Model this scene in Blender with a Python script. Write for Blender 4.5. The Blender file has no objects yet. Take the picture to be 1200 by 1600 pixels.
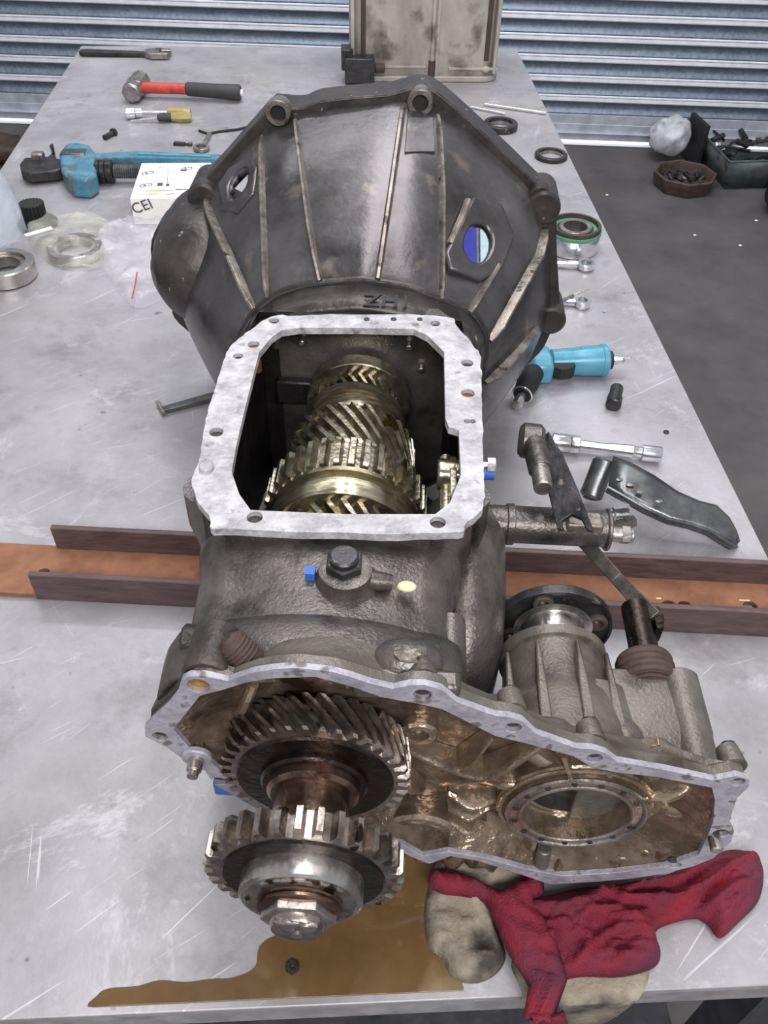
import bpy, bmesh, math, random
from mathutils import Vector, Matrix, noise
from mathutils.geometry import delaunay_2d_cdt
from mathutils.bvhtree import BVHTree
random.seed(7)
PI = math.pi
sc = bpy.context.scene
col = sc.collection

# ---------------------------------------------------------------- camera
F = 1350.0; PITCH = 0.7726237582936664; YAW = 0.06569876342857446; ROLL = 0.02777135525820069
CAM = Vector((0.0940483526918634, -0.22044252591988328, 0.7654914164153542))
fw = Vector((math.sin(YAW)*math.cos(PITCH), math.cos(YAW)*math.cos(PITCH), -math.sin(PITCH)))
rt = Vector((math.cos(YAW), -math.sin(YAW), 0)); upv = rt.cross(fw)
rt, upv = rt*math.cos(ROLL)+upv*math.sin(ROLL), upv*math.cos(ROLL)-rt*math.sin(ROLL)
cd = bpy.data.cameras.new('camera'); cam = bpy.data.objects.new('camera', cd); col.objects.link(cam)
cd.sensor_fit = 'VERTICAL'; cd.sensor_height = 36; cd.lens = 36*F/1600; cd.clip_start = .02; cd.clip_end = 60
cam.matrix_world = Matrix(((rt.x, upv.x, -fw.x, CAM.x), (rt.y, upv.y, -fw.y, CAM.y), (rt.z, upv.z, -fw.z, CAM.z), (0, 0, 0, 1)))
sc.camera = cam

# ---------------------------------------------------------------- world, lights, exposure
w = bpy.data.worlds.new('world'); sc.world = w; w.use_nodes = True
bg = w.node_tree.nodes['Background']; bg.inputs[0].default_value = (.93, .94, 1, 1); bg.inputs[1].default_value = .50
def area(name, loc, rot, sx, sy, power, colr=(1, 1, 1)):
    l = bpy.data.lights.new(name, 'AREA'); l.shape = 'RECTANGLE'; l.size = sx; l.size_y = sy; l.energy = power; l.color = colr
    o = bpy.data.objects.new(name, l); col.objects.link(o); o.location = loc; o.rotation_euler = rot; return o
area('tube_and_fill_light', (.02, 1.1, 2.6), (0, 0, 0), .22, 2.6, 30, (1, .985, 1))
area('tube_and_fill_light', (.62, 1.2, 2.6), (0, 0, 0), .22, 2.6, 24, (1, .985, 1))
area('tube_and_fill_light', (.3, -1.5, 1.9), (math.radians(42), 0, 0), 2.0, .5, 62, (1, .98, .98))  # fill from the camera side, added to light the front gears; no tube
area('tube_and_fill_light', (0.2, 2.6, 2.6), (math.radians(25), 0, 0), 3.6, .4, 58, (.92, .96, 1))  # added back light aimed at the roller door to brighten it; no tube
area('daylight_outside', (1.0, 4.9, 1.2), (math.radians(20), 0, 0), 5, 1.0, 260, (.95, .98, 1))
sc.view_settings.view_transform = 'Standard'; sc.view_settings.look = 'None'
sc.view_settings.exposure = 0.05; sc.view_settings.gamma = 1; sc.view_settings.use_curve_mapping = False

# ---------------------------------------------------------------- measuring
def ray(px, py): return fw*F + rt*(px-600) - upv*(py-800)
def W(px, py, z=None, y=None, x=None):          # a real point of the workshop on a known plane
    d = ray(px, py)
    t = (z-CAM.z)/d.z if z is not None else ((y-CAM.y)/d.y if y is not None else (x-CAM.x)/d.x)
    return CAM + d*t
GA = math.radians(5.5); ZS = .195
GO = W(465, 1445, z=ZS); GO.z = 0
GM = Matrix.Translation(GO) @ Matrix.Rotation(-GA, 4, 'Z'); GI = GM.inverted()
def G(px, py, z=None, y=None, x=None):          # the same in the gearbox's own frame (y along its shaft)
    d = GI.to_3x3() @ ray(px, py); c = GI @ CAM
    t = (z-c.z)/d.z if z is not None else ((y-c.y)/d.y if y is not None else (x-c.x)/d.x)
    return c + d*t

# ---------------------------------------------------------------- materials
def lin(c): return tuple((v/255/12.92 if v/255 <= .04045 else ((v/255+.055)/1.055)**2.4) for v in c)+(1,)
MATS = {}
def mat(name, c1, c2=None, rough=.5, metal=0., scale=30, bump=.0, c3=None, s3=60, t3=.62, rvar=.12, stretch=(1, 1, 1), alpha=1, trans=0, emit=0, bscale=None, w3=.05, ior=1.45, coat=0):
    m = bpy.data.materials.new(name); m.use_nodes = True; nt = m.node_tree; N = nt.nodes; K = nt.links
    b = N['Principled BSDF']; b.inputs['Roughness'].default_value = rough; b.inputs['Metallic'].default_value = metal
    b.inputs['IOR'].default_value = ior; b.inputs['Coat Weight'].default_value = coat
    tc = N.new('ShaderNodeTexCoord'); mp = N.new('ShaderNodeMapping'); mp.inputs['Scale'].default_value = stretch
    K.new(tc.outputs['Object'], mp.inputs[0])
    n1 = N.new('ShaderNodeTexNoise'); n1.inputs['Scale'].default_value = scale; n1.inputs['Detail'].default_value = 6; n1.inputs['Roughness'].default_value = .65
    K.new(mp.outputs[0], n1.inputs['Vector'])
    r1 = N.new('ShaderNodeValToRGB'); r1.color_ramp.elements[0].position = .33; r1.color_ramp.elements[1].position = .67
    r1.color_ramp.elements[0].color = lin(c1); r1.color_ramp.elements[1].color = lin(c2 or c1)
    K.new(n1.outputs[0], r1.inputs[0]); out = r1.outputs[0]
    if c3:
        n3 = N.new('ShaderNodeTexNoise'); n3.inputs['Scale'].default_value = s3; n3.inputs['Detail'].default_value = 5
        K.new(tc.outputs['Object'], n3.inputs['Vector'])
        r3 = N.new('ShaderNodeValToRGB'); r3.color_ramp.elements[0].position = t3; r3.color_ramp.elements[1].position = t3+w3
        K.new(n3.outputs[0], r3.inputs[0])
        mx = N.new('ShaderNodeMix'); mx.data_type = 'RGBA'; K.new(r3.outputs[0], mx.inputs[0]); K.new(out, mx.inputs[6]); mx.inputs[7].default_value = lin(c3); out = mx.outputs[2]
    K.new(out, b.inputs['Base Color'])
    if rvar:
        mr = N.new('ShaderNodeMapRange'); mr.inputs[3].default_value = max(.03, rough-rvar); mr.inputs[4].default_value = min(1, rough+rvar)
        mr.inputs[1].default_value = .3; mr.inputs[2].default_value = .7
        K.new(n1.outputs[0], mr.inputs[0]); K.new(mr.outputs[0], b.inputs['Roughness'])
    if bump:
        n2 = N.new('ShaderNodeTexNoise'); n2.inputs['Scale'].default_value = bscale or scale*4; n2.inputs['Detail'].default_value = 5
        K.new(mp.outputs[0], n2.inputs['Vector'])
        bp = N.new('ShaderNodeBump'); bp.inputs['Strength'].default_value = bump; bp.inputs['Distance'].default_value = .002
        K.new(n2.outputs[0], bp.inputs['Height']); K.new(bp.outputs[0], b.inputs['Normal'])
    if alpha < 1: b.inputs['Alpha'].default_value = alpha
    if trans: b.inputs['Transmission Weight'].default_value = trans
    MATS[name] = m; return m
mat('bell_casting', (64, 60, 61), (108, 104, 106), .29, .7, 9, .12, (134, 122, 112), 24, .62, w3=.12, bscale=160, rvar=.1)
mat('rib_metal', (96, 88, 82), (150, 142, 134), .34, .6, 60, .3, (60, 54, 52), 50, .62)
mat('rim_casting', (50, 46, 46), (80, 74, 72), .36, .5, 25, .5, (150, 144, 140), 60, .68, w3=.03)
mat('case_casting', (76, 72, 70), (114, 108, 104), .30, .6, 22, .35, (48, 44, 42), 18, .57, w3=.12, bscale=330)
mat('dark_casting', (44, 41, 40), (74, 68, 64), .45, .35, 30, .6, bscale=200)
mat('shaded_inner_casting', (26, 24, 24), (40, 37, 36), .42, .3, 30, .6, bscale=120)  # inside of the case, its shade put into a darker casting colour
mat('transfer_casting', (90, 85, 79), (118, 112, 104), .38, .4, 26, .35, (70, 62, 52), 20, .58, w3=.1, bscale=340)
mat('oily_casting', (86, 71, 58), (144, 126, 110), .17, .65, 26, 1.0, (62, 46, 34), 24, .56, w3=.1, bscale=75)
mat('oily_ridge', (132, 112, 92), (186, 168, 150), .16, .8, 40, .9, bscale=80)
mat('gasket_face', (142, 140, 144), (196, 194, 198), .62, .1, 55, .8, (112, 106, 102), 60, .60, w3=.12, bscale=200)
mat('gasket_lilac', (138, 134, 144), (176, 172, 182), .5, .3, 60, .5, (112, 106, 104), 60, .62, w3=.06)
mat('oily_gear', (124, 116, 98), (184, 176, 158), .22, .92, 60, .15, (96, 84, 52), 40, .6)
mat('gear_steel', (116, 104, 96), (188, 178, 170), .24, .92, 50, .15, (56, 42, 34), 50, .58)
mat('gear_dark', (40, 34, 32), (66, 56, 50), .26, .85, 60, .25)
mat('dark_shaft', (96, 74, 64), (140, 116, 104), .2, .92, 40, .1)
mat('bearing_steel', (176, 170, 166), (206, 202, 198), .24, .95, 60, .05)
mat('brass', (196, 150, 84), (222, 184, 120), .3, .9, 60, .1)
mat('synchro', (138, 130, 106), (178, 170, 146), .22, .92, 40, .04, stretch=(1, 6, 1))
mat('chrome', (214, 214, 218), (238, 238, 240), .22, .95, 60, 0, rvar=.06)
mat('worn_steel', (128, 122, 118), (170, 164, 160), .34, .85, 60, .25)
mat('black_steel', (40, 40, 44), (74, 72, 74), .36, .6, 40, .3, (120, 112, 104), 70, .66)
mat('bracket_steel', (84, 86, 88), (122, 124, 126), .3, .75, 24, .2, (118, 108, 96), 60, .62)
mat('rust', (118, 78, 56), (150, 106, 80), .75, .1, 26, .5, (96, 58, 44), 14, .6, w3=.1)
mat('rust_flange', (78, 62, 63), (106, 86, 86), .6, .25, 26, .4, stretch=(1, 5, 5))
mat('rust_spot', (130, 72, 48), (96, 54, 40), .8, 0, 80, .3)
mat('table_edge', (168, 166, 168), (196, 194, 196), .4, .6, 40, .1)
mat('table_frame', (60, 60, 66), (84, 84, 90), .55, .4, 20, .2)
mat('floor_concrete', (78, 75, 77), (98, 94, 94), .8, 0, 5, .5, (96, 84, 74), 2.2, .66, w3=.25, bscale=300)
mat('apron', (235, 235, 235), None, .8)  # near-white ground, so the strip below the door reads as daylight
mat('galvanised', (104, 116, 132), (138, 150, 164), .48, .5, 60, .15, (104, 106, 122), 2.0, .55, w3=.25, bscale=90)
mat('slat_ridge', (214, 216, 224), (232, 234, 240), .45, .2, 24, .0)
mat('door_sill', (170, 176, 188), (198, 202, 212), .5, .3, 20, .2)
mat('red_handle', (168, 58, 48), (194, 78, 64), .42, 0, 40, .2, (150, 60, 48), 50, .62)
mat('black_grip', (44, 44, 46), (62, 62, 64), .6, 0, 40, .4)
mat('amber', (176, 160, 96), (198, 182, 120), .25, 0, 30, 0, trans=.35)
mat('blue_paint', (62, 112, 134), (92, 146, 168), .38, .05, 30, .3, (84, 98, 102), 26, .53, w3=.1)
mat('gun_blue', (70, 134, 158), (94, 156, 178), .32, .1, 16, .1, (84, 124, 134), 60, .7)
mat('blue_mark', (40, 84, 160), (60, 110, 190), .5)
mat('deep_blue', (34, 36, 130), (48, 50, 150), .4)
mat('pale_white', (140, 166, 174), (176, 196, 200), .5)
mat('carton', (232, 230, 222), (244, 242, 236), .7, 0, 30, .05)
mat('ink', (70, 70, 74), None, .7, rvar=0)
mat('ink_orange', (226, 150, 70), None, .7, rvar=0)
mat('green_seal', (70, 128, 104), (96, 150, 124), .45)
mat('red_cloth', (92, 24, 44), (138, 26, 44), .8, 0, 16, .8, (84, 38, 58), 12, .48, w3=.2, bscale=500)
mat('tan_cloth', (116, 106, 94), (162, 152, 134), .85, 0, 22, .7, (66, 60, 56), 16, .50, w3=.14, bscale=300)
mat('white_bundle', (150, 150, 154), (214, 216, 220), .6, 0, 14, .5, (120, 108, 100), 9, .6, w3=.12)
mat('tray_steel', (84, 92, 94), (112, 120, 120), .45, .5, 20, .2, (78, 72, 66), 14, .6)
mat('rusty_dark', (60, 48, 45), (86, 70, 64), .7, .2, 30, .5)
mat('black_rubber', (24, 24, 26), (38, 38, 40), .6, 0, 30, .4)
mat('yellow_mark', (204, 196, 130), (186, 178, 120), .7)
mat('candle_blob', (176, 174, 140), (196, 194, 160), .6)
mat('white_paint', (226, 226, 224), (238, 238, 236), .5)

def clear_plastic(name, c, a, rough=.12):
    m = bpy.data.materials.new(name); m.use_nodes = True; nt = m.node_tree; N = nt.nodes; K = nt.links
    b = N['Principled BSDF']; b.inputs['Base Color'].default_value = lin(c); b.inputs['Roughness'].default_value = rough
    tc = N.new('ShaderNodeTexCoord'); n = N.new('ShaderNodeTexNoise'); n.inputs['Scale'].default_value = 13; n.inputs['Detail'].default_value = 2
    n.inputs['Distortion'].default_value = .8
    K.new(tc.outputs['Object'], n.inputs['Vector'])
    bp = N.new('ShaderNodeBump'); bp.inputs['Strength'].default_value = .6; bp.inputs['Distance'].default_value = .01
    K.new(n.outputs[0], bp.inputs['Height']); K.new(bp.outputs[0], b.inputs['Normal'])
    mr = N.new('ShaderNodeMapRange'); mr.inputs[1].default_value = .4; mr.inputs[2].default_value = .65; mr.inputs[3].default_value = a-.10; mr.inputs[4].default_value = a+.16
    K.new(n.outputs[0], mr.inputs[0]); K.new(mr.outputs[0], b.inputs['Alpha'])
    MATS[name] = m; return m
clear_plastic('clear_bag', (226, 222, 232), .34)
clear_plastic('yellow_bag', (212, 212, 198), .30)
clear_plastic('blue_bag', (206, 214, 226), .36)

def table_material():
    m = bpy.data.materials.new('worktop_steel'); m.use_nodes = True; nt = m.node_tree; N = nt.nodes; K = nt.links
    b = N['Principled BSDF']; b.inputs['Metallic'].default_value = .3
    tc = N.new('ShaderNodeTexCoord')
    def nz(scale, detail=5, vec=None, rgh=.6, dist=0):
        n = N.new('ShaderNodeTexNoise'); n.inputs['Scale'].default_value = scale; n.inputs['Detail'].default_value = detail
        n.inputs['Roughness'].default_value = rgh; n.inputs['Distortion'].default_value = dist
        K.new(vec or tc.outputs['Object'], n.inputs['Vector']); return n.outputs[0]
    def ramp(v, p0, p1, a=(0, 0, 0, 1), c=(1, 1, 1, 1)):
        r = N.new('ShaderNodeValToRGB'); r.color_ramp.elements[0].position = p0; r.color_ramp.elements[1].position = p1
        r.color_ramp.elements[0].color = a; r.color_ramp.elements[1].color = c; K.new(v, r.inputs[0]); return r.outputs[0]
    def mix(f, a, c):
        x = N.new('ShaderNodeMix'); x.data_type = 'RGBA'; K.new(f, x.inputs[0])
        if isinstance(a, tuple): x.inputs[6].default_value = a
        else: K.new(a, x.inputs[6])
        if isinstance(c, tuple): x.inputs[7].default_value = c
        else: K.new(c, x.inputs[7])
        return x.outputs[2]
    def mul(a, c):
        x = N.new('ShaderNodeMath'); x.operation = 'MULTIPLY'; K.new(a, x.inputs[0])
        if isinstance(c, float): x.inputs[1].default_value = c
        else: K.new(c, x.inputs[1])
        return x.outputs[0]
    base = ramp(nz(5, 8, rgh=.7), .3, .7, lin((140, 137, 140)), lin((178, 175, 180)))
    base = mix(mul(ramp(nz(1.6, 4), .5, .7), .5), base, lin((150, 146, 140)))
    # dull oily smears and dark spots
    base = mix(mul(ramp(nz(9, 6, rgh=.75), .54, .72), .6), base, lin((112, 108, 110)))
    base = mix(mul(ramp(nz(6, 7, rgh=.8, dist=.5), .56, .66), .5), base, lin((206, 204, 208)))
    base = mix(mul(ramp(nz(30, 3), .70, .74), .7), base, lin((92, 88, 88)))
    # scratches: long thin streaks at several angles
    for ang, sc_, th in ((1.02, 260, .71), (.78, 190, .73), (1.3, 220, .74), (-.15, 230, .745), (.9, 420, .70), (-.6, 300, .75)):
        mp = N.new('ShaderNodeMapping'); mp.inputs['Rotation'].default_value = (0, 0, ang); mp.inputs['Scale'].default_value = (1, .014, 1)
        v = N.new('ShaderNodeVectorRotate'); v.rotation_type = 'Z_AXIS'; v.inputs['Angle'].default_value = ang
        K.new(tc.outputs['Object'], v.inputs['Vector'])
        s = N.new('ShaderNodeVectorMath'); s.operation = 'MULTIPLY'; s.inputs[1].default_value = (1, .022, 1); K.new(v.outputs[0], s.inputs[0])
        base = mix(mul(ramp(nz(sc_, 2, s.outputs[0], .5), th, th+.03), .5), base, lin((214, 212, 218)))
    K.new(base, b.inputs['Base Color'])
    mr = N.new('ShaderNodeMapRange'); mr.inputs[1].default_value = .3; mr.inputs[2].default_value = .7; mr.inputs[3].default_value = .3; mr.inputs[4].default_value = .55
    K.new(nz(7, 6), mr.inputs[0]); K.new(mr.outputs[0], b.inputs['Roughness'])
    bp = N.new('ShaderNodeBump'); bp.inputs['Strength'].default_value = .15; bp.inputs['Distance'].default_value = .002
    K.new(nz(120, 4), bp.inputs['Height']); K.new(bp.outputs[0], b.inputs['Normal'])
    MATS['worktop_steel'] = m
table_material()
def oil_material():
    m = mat('oil', (84, 62, 38), (110, 86, 56), .08, 0, 9, .12, (146, 128, 100), 12, .6, w3=.2, rvar=.03, bscale=30)
oil_material()

# ---------------------------------------------------------------- mesh builder
def frame(axis):
    a = Vector(axis).normalized(); t = Vector((0, 0, 1)) if abs(a.z) < .9 else Vector((1, 0, 0))
    u = t.cross(a).normalized(); v = a.cross(u); return a, u, v
def inside(p, poly):
    x, y = p; c = False; n = len(poly)
    for i in range(n):
        x0, y0 = poly[i]; x1, y1 = poly[(i+1) % n]
        if (y0 > y) != (y1 > y) and x < (x1-x0)*(y-y0)/(y1-y0)+x0: c = not c
    return c
def circ(cx, cy, r, n=16, ry=None): return [(cx+r*math.cos(2*PI*i/n), cy+(ry or r)*math.sin(2*PI*i/n)) for i in range(n)]
def smooth_loop(pts, k=3):
    out = []; n = len(pts)
    for i in range(n):
        p0, p1, p2, p3 = [Vector(pts[(i+j-1) % n]) for j in range(4)]
        for s in range(k):
            t = s/k
            out.append(tuple(.5*((2*p1)+(p2-p0)*t+(2*p0-5*p1+4*p2-p3)*t*t+(3*p1-p0-3*p2+p3)*t**3)))
    return out
def chaikin(pts, it=1):
    for _ in range(it):
        o = []
        for i in range(len(pts)):
            a = Vector(pts[i]); b = Vector(pts[(i+1) % len(pts)]); o += [tuple(a*.8+b*.2), tuple(a*.2+b*.8)]
        pts = o
    return pts
class M:
    def __init__(s): s.v = []; s.f = []
    def add(s, vs, fs):
        o = len(s.v); s.v += [Vector(p) for p in vs]; s.f += [[i+o for i in f] for f in fs]; return s
    def box(s, c, d, rz=0, rot=None):
        R = rot or Matrix.Rotation(rz, 3, 'Z'); c = Vector(c)
        P = [c+R@Vector((x*d[0]/2, y*d[1]/2, z*d[2]/2)) for x in (-1, 1) for y in (-1, 1) for z in (-1, 1)]
        return s.add(P, [(0, 1, 3, 2), (4, 6, 7, 5), (0, 4, 5, 1), (2, 3, 7, 6), (0, 2, 6, 4), (1, 5, 7, 3)])
    def loft(s, rings, cap=True, closed=True):
        n = len(rings[0]); vs = [p for r in rings for p in r]; fs = []
        for i in range(len(rings)-1):
            for j in range(n if closed else n-1):
                a = i*n+j; b = i*n+(j+1) % n; fs.append((a, b, b+n, a+n))
        if cap: fs += [tuple(range(n))[::-1], tuple(range((len(rings)-1)*n, len(rings)*n))]
        return s.add(vs, fs)
    def lathe(s, o, axis, prof, n=40, cap=True):      # prof: (distance along axis, radius)
        a, u, v = frame(axis); o = Vector(o)
        return s.loft([[o+a*h+(u*math.cos(2*PI*i/n)+v*math.sin(2*PI*i/n))*max(r, 1e-5) for i in range(n)] for h, r in prof], cap)
    def cyl(s, p0, p1, r, n=24, r1=None, ch=0):
        p0 = Vector(p0); p1 = Vector(p1); L = (p1-p0).length; r1 = r if r1 is None else r1
        pr = [(0, r-ch), (ch, r), (L-ch, r1), (L, r1-ch)] if ch else [(0, r), (L, r1)]
        return s.lathe(p0, p1-p0, pr, n)
    def ringpart(s, o, axis, ri, ro, h, n=48, ch=.001):  # closed ring with a bore
        a, u, v = frame(axis); o = Vector(o); pr = [(0, ri), (0, ro-ch), (ch, ro), (h-ch, ro), (h, ro-ch), (h, ri), (0, ri)]
        return s.loft([[o+a*q+(u*math.cos(2*PI*i/n)+v*math.sin(2*PI*i/n))*r for i in range(n)] for q, r in pr], False)
    def torus(s, o, axis, R, r, n=48, m=10, squash=1):
        a, u, v = frame(axis); o = Vector(o)
        return s.loft([[o+a*(r*squash*math.sin(2*PI*k/m))+(u*math.cos(2*PI*i/n)+v*math.sin(2*PI*i/n))*(R+r*math.cos(2*PI*k/m)) for i in range(n)] for k in range(m+1)], False)
    def tube(s, pts, r, n=12):
        pts = [Vector(p) for p in pts]; rings = []; u = None
        for i, p in enumerate(pts):
            t = (pts[min(i+1, len(pts)-1)]-pts[max(i-1, 0)]).normalized()
            if u is None: _, u, _ = frame(t)
            u = (u-t*u.dot(t)).normalized(); v = t.cross(u); rr = r[i] if isinstance(r, (list, tuple)) else r
            rings.append([p+(u*math.cos(2*PI*k/n)+v*math.sin(2*PI*k/n))*rr for k in range(n)])
        return s.loft(rings)
    def strip(s, pts, nrm, wd, hts, taper=True):       # rib standing on a surface
        rings = []
        for i, p in enumerate(pts):
            t = (pts[min(i+1, len(pts)-1)]-pts[max(i-1, 0)]).normalized(); nn = nrm[i]; b = t.cross(nn).normalized()
            ww = wd[i] if isinstance(wd, (list, tuple)) else wd; h = hts[i] if isinstance(hts, (list, tuple)) else hts
            rings.append([p-b*ww*.75-nn*.004, p-b*ww*.45+nn*h*.8, p-b*ww*.25+nn*h, p+b*ww*.25+nn*h, p+b*ww*.45+nn*h*.8, p+b*ww*.75-nn*.004])
        return s.loft(rings)
    def plate(s, outer, holes, h0, h1, mp):            # flat piece with holes; mp(u, v, h) -> point
        loops = [outer]+list(holes); vs = []; es = []
        for L in loops:
            o = len(vs); vs += [Vector(p) for p in L]; es += [(o+i, o+(i+1) % len(L)) for i in range(len(L))]
        nv, ne, nf, _, _, _ = delaunay_2d_cdt(vs, es, [], 0, 1e-7)
        keep = []
        for f in nf:
            c = (nv[f[0]]+nv[f[1]]+nv[f[2]])/3
            if inside(c, outer) and not any(inside(c, h) for h in holes): keep.append(tuple(f))
        n = len(nv)
        P = [mp(p.x, p.y, h0) for p in nv]+[mp(p.x, p.y, h1) for p in nv]
        fs = [f[::-1] for f in keep]+[tuple(i+n for i in f) for f in keep]
        cnt = {}
        for f in keep:
            for a, b in ((f[0], f[1]), (f[1], f[2]), (f[2], f[0])): cnt[(a, b)] = 1
        for (a, b) in cnt:
            if (b, a) not in cnt: fs.append((a, b, b+n, a+n))
        return s.add(P, fs)
    def gear(s, x, z, y0, y1, ro, depth, teeth, bore=.02, twist=0., seg=6, tip=.36, phase=0.):
        rings = []; ch = depth*.25
        ys = [y0, y0+ch*.8]+[y0+ch*.8+(y1-y0-1.6*ch)*k/seg for k in range(1, seg)]+[y1-ch*.8, y1]
        for k, y in enumerate(ys):
            rad = ro-(ch if k in (0, len(ys)-1) else 0); ri = ro-depth; ring = []; tw = twist*(y-y0)/(y1-y0)+phase
            for t in range(teeth):
                for fr, r in ((0, ri), (.5-tip/2-.16, ri), (.5-tip/2, rad), (.5+tip/2, rad), (.5+tip/2+.16, ri)):
                    a = 2*PI*(t+fr)/teeth+tw; ring.append(Vector((x+r*math.cos(a), y, z+r*math.sin(a))))
            rings.append(ring)
        n = len(rings[0])
        def inner(y, r): return [Vector((x+r*math.cos(2*PI*j/n+phase), y, z+r*math.sin(2*PI*j/n+phase))) for j in range(n)]
        rb = ro-depth
        f0 = [inner(y0+.003, bore), inner(y0+.003, rb*.55), inner(y0+.003, rb*.84), inner(y0, rb*.9)]
        f1 = [inner(y1, rb*.9), inner(y1, bore)]
        return s.loft(f0+rings+f1, True)
    def hexa(s, p0, axis, r, h, ch=.12):
        return s.lathe(p0, axis, [(0, r), (h*(1-ch), r), (h, r*.88)], 6)
    def sphere(s, c, r, sx=1, sy=1, sz=1, n=16, m=10, nz=0, seed=0):
        c = Vector(c); rings = []
        for i in range(m+1):
            a = PI*i/m; ring = []
            for j in range(n):
                d = Vector((math.sin(a)*math.cos(2*PI*j/n), math.sin(a)*math.sin(2*PI*j/n), math.cos(a)))
                k = 1+nz*noise.noise(d*2.1+Vector((seed, seed*2, 0))) if nz else 1
                ring.append(c+Vector((d.x*sx, d.y*sy, d.z*sz))*r*k)
            rings.append(ring)
        return s.loft(rings, True)
    def bm(s):
        b = bmesh.new(); vs = [b.verts.new(p) for p in s.v]
        for f in s.f:
            try: b.faces.new([vs[i] for i in f])
            except ValueError: pass
        return b
ROOTM = {}
def obj(name, m, material, parent=None, local=False, smooth=35, bevel=0, solid=0, label=None, inv=None, sub=0):
    b = m.bm() if isinstance(m, M) else m
    bmesh.ops.remove_doubles(b, verts=b.verts, dist=2e-6); bmesh.ops.recalc_face_normals(b, faces=b.faces)
    me = bpy.data.meshes.new(name); b.to_mesh(me); b.free()
    if not local and parent is not None:
        r = parent
        while r.name not in ROOTM and r.parent: r = r.parent
        if r.name in ROOTM: me.transform(ROOTM[r.name].inverted())
    me.materials.append(MATS[material])
    me.polygons.foreach_set('use_smooth', [True]*len(me.polygons)); me.set_sharp_from_angle(angle=math.radians(smooth))
    o = bpy.data.objects.new(name, me); col.objects.link(o)
    if parent: o.parent = parent
    if bevel:
        x = o.modifiers.new('bevel', 'BEVEL'); x.width = bevel; x.segments = 2; x.limit_method = 'ANGLE'; x.angle_limit = math.radians(40); x.harden_normals = False
    if solid:
        x = o.modifiers.new('solidify', 'SOLIDIFY'); x.thickness = solid; x.offset = -1
    if sub:
        x = o.modifiers.new('sub', 'SUBSURF'); x.levels = sub; x.render_levels = sub
    if label: o['label'] = label
    return o
def thing(name, label, cat, loc=(0, 0, 0), rz=0, group=None):
    o = bpy.data.objects.new(name, None); col.objects.link(o); o.location = loc; o.rotation_euler = (0, 0, rz); o.empty_display_size = .02
    ROOTM[o.name] = Matrix.Translation(Vector(loc)) @ Matrix.Rotation(rz, 4, 'Z')
    o['label'] = label; o['category'] = cat
    if group: o['group'] = group
    return o
def tag(o, label, cat, group=None):
    o['label'] = label; o['category'] = cat
    if group: o['group'] = group
    return o
def single(name, m, material, label, cat, loc, group=None, **k):   # a thing that is one mesh, its origin at loc
    o = obj(name, m, material, None, **k); o.data.transform(Matrix.Translation(-Vector(loc))); o.location = loc
    return tag(o, label, cat, group)
def struct(o): o['kind'] = 'structure'; return o
def text(name, body, size, material, matrix, parent, ext=.0002):
    c = bpy.data.curves.new(name, 'FONT'); c.body = body; c.size = size; c.extrude = ext; c.align_x = 'CENTER'; c.align_y = 'CENTER'
    t = bpy.data.objects.new(name, c); col.objects.link(t)
    me = bpy.data.meshes.new_from_object(t); bpy.data.objects.remove(t); bpy.data.curves.remove(c)
    me.transform(matrix); me.transform(ROOTM[parent.name].inverted() if parent.name in ROOTM else Matrix()); me.materials.append(MATS[material])
    o = bpy.data.objects.new(name, me); col.objects.link(o); o.parent = parent; return o
# ================================================================ setting
FZ = -.85
fl = M(); fl.add([(-5, -3, FZ), (5, -3, FZ), (5, 4.6, FZ), (-5, 4.6, FZ)], [(0, 1, 2, 3)]); fl.add([(-5, -3, FZ-.1), (5, -3, FZ-.1), (5, 4.6, FZ-.1), (-5, 4.6, FZ-.1)], [(0, 1, 2, 3)])
floor = struct(obj('floor', fl, 'floor_concrete'))
# roller door
DR = math.radians(-5.3); D0 = W(950, 228, z=FZ); D0.z = 0
dx = Vector((math.cos(DR), math.sin(DR), 0)); dy = Vector((-math.sin(DR), math.cos(DR), 0))
a0 = D0-dx*5.3-dy*.012; a1 = D0+dx*3-dy*.012
apron = M(); apron.add([a0+Vector((0, 0, FZ+.004)), a1+Vector((0, 0, FZ+.004)), a1+dy*4+Vector((0, 0, FZ+.004)), a0+dy*4+Vector((0, 0, FZ+.004))], [(0, 1, 2, 3)])
struct(obj('trim_1', apron, 'apron', label='white ground strip standing in for daylight under the door'))
door = bpy.data.objects.new('door_1', None); col.objects.link(door); D0 = D0+dy*.02; door.location = D0; door.rotation_euler = (0, 0, DR); struct(door)
ROOTM['door_1'] = Matrix.Translation(D0) @ Matrix.Rotation(DR, 4, 'Z')
PIT = .0845
def slat_mesh():
    # cross-section from bottom to top: wide shallow pan, then the double rolled ridge
    pr = [(0, 0), (-.002, .003), (-.003, .006), (.006, .014), (.010, .026), (.010, .040), (.006, .050), (-.001, .056)]
    m = M(); X0, X1 = -5.2, 2.6
    m.loft([[Vector((X0, -y*-1, z)) for y, z in pr], [Vector((X1, -y*-1, z)) for y, z in pr]], False, False)
    return m
def ridge_mesh():
    pr = [(.000, .0555), (-.004, .057), (-.006, .061), (-.004, .073), (.001, .0745), (.004, .0755), (.001, .0765), (-.003, .078), (-.002, .0825), (.001, .0845)]
    m = M(); X0, X1 = -5.2, 2.6
    m.loft([[Vector((X0, y, z)) for y, z in pr], [Vector((X1, y, z)) for y, z in pr]], False, False)
    return m
zb = FZ+.014+.075
sl0 = obj('slat', slat_mesh(), 'galvanised', door, local=True); rd0 = obj('slat_ridge', ridge_mesh(), 'slat_ridge', sl0, local=True)
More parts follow.
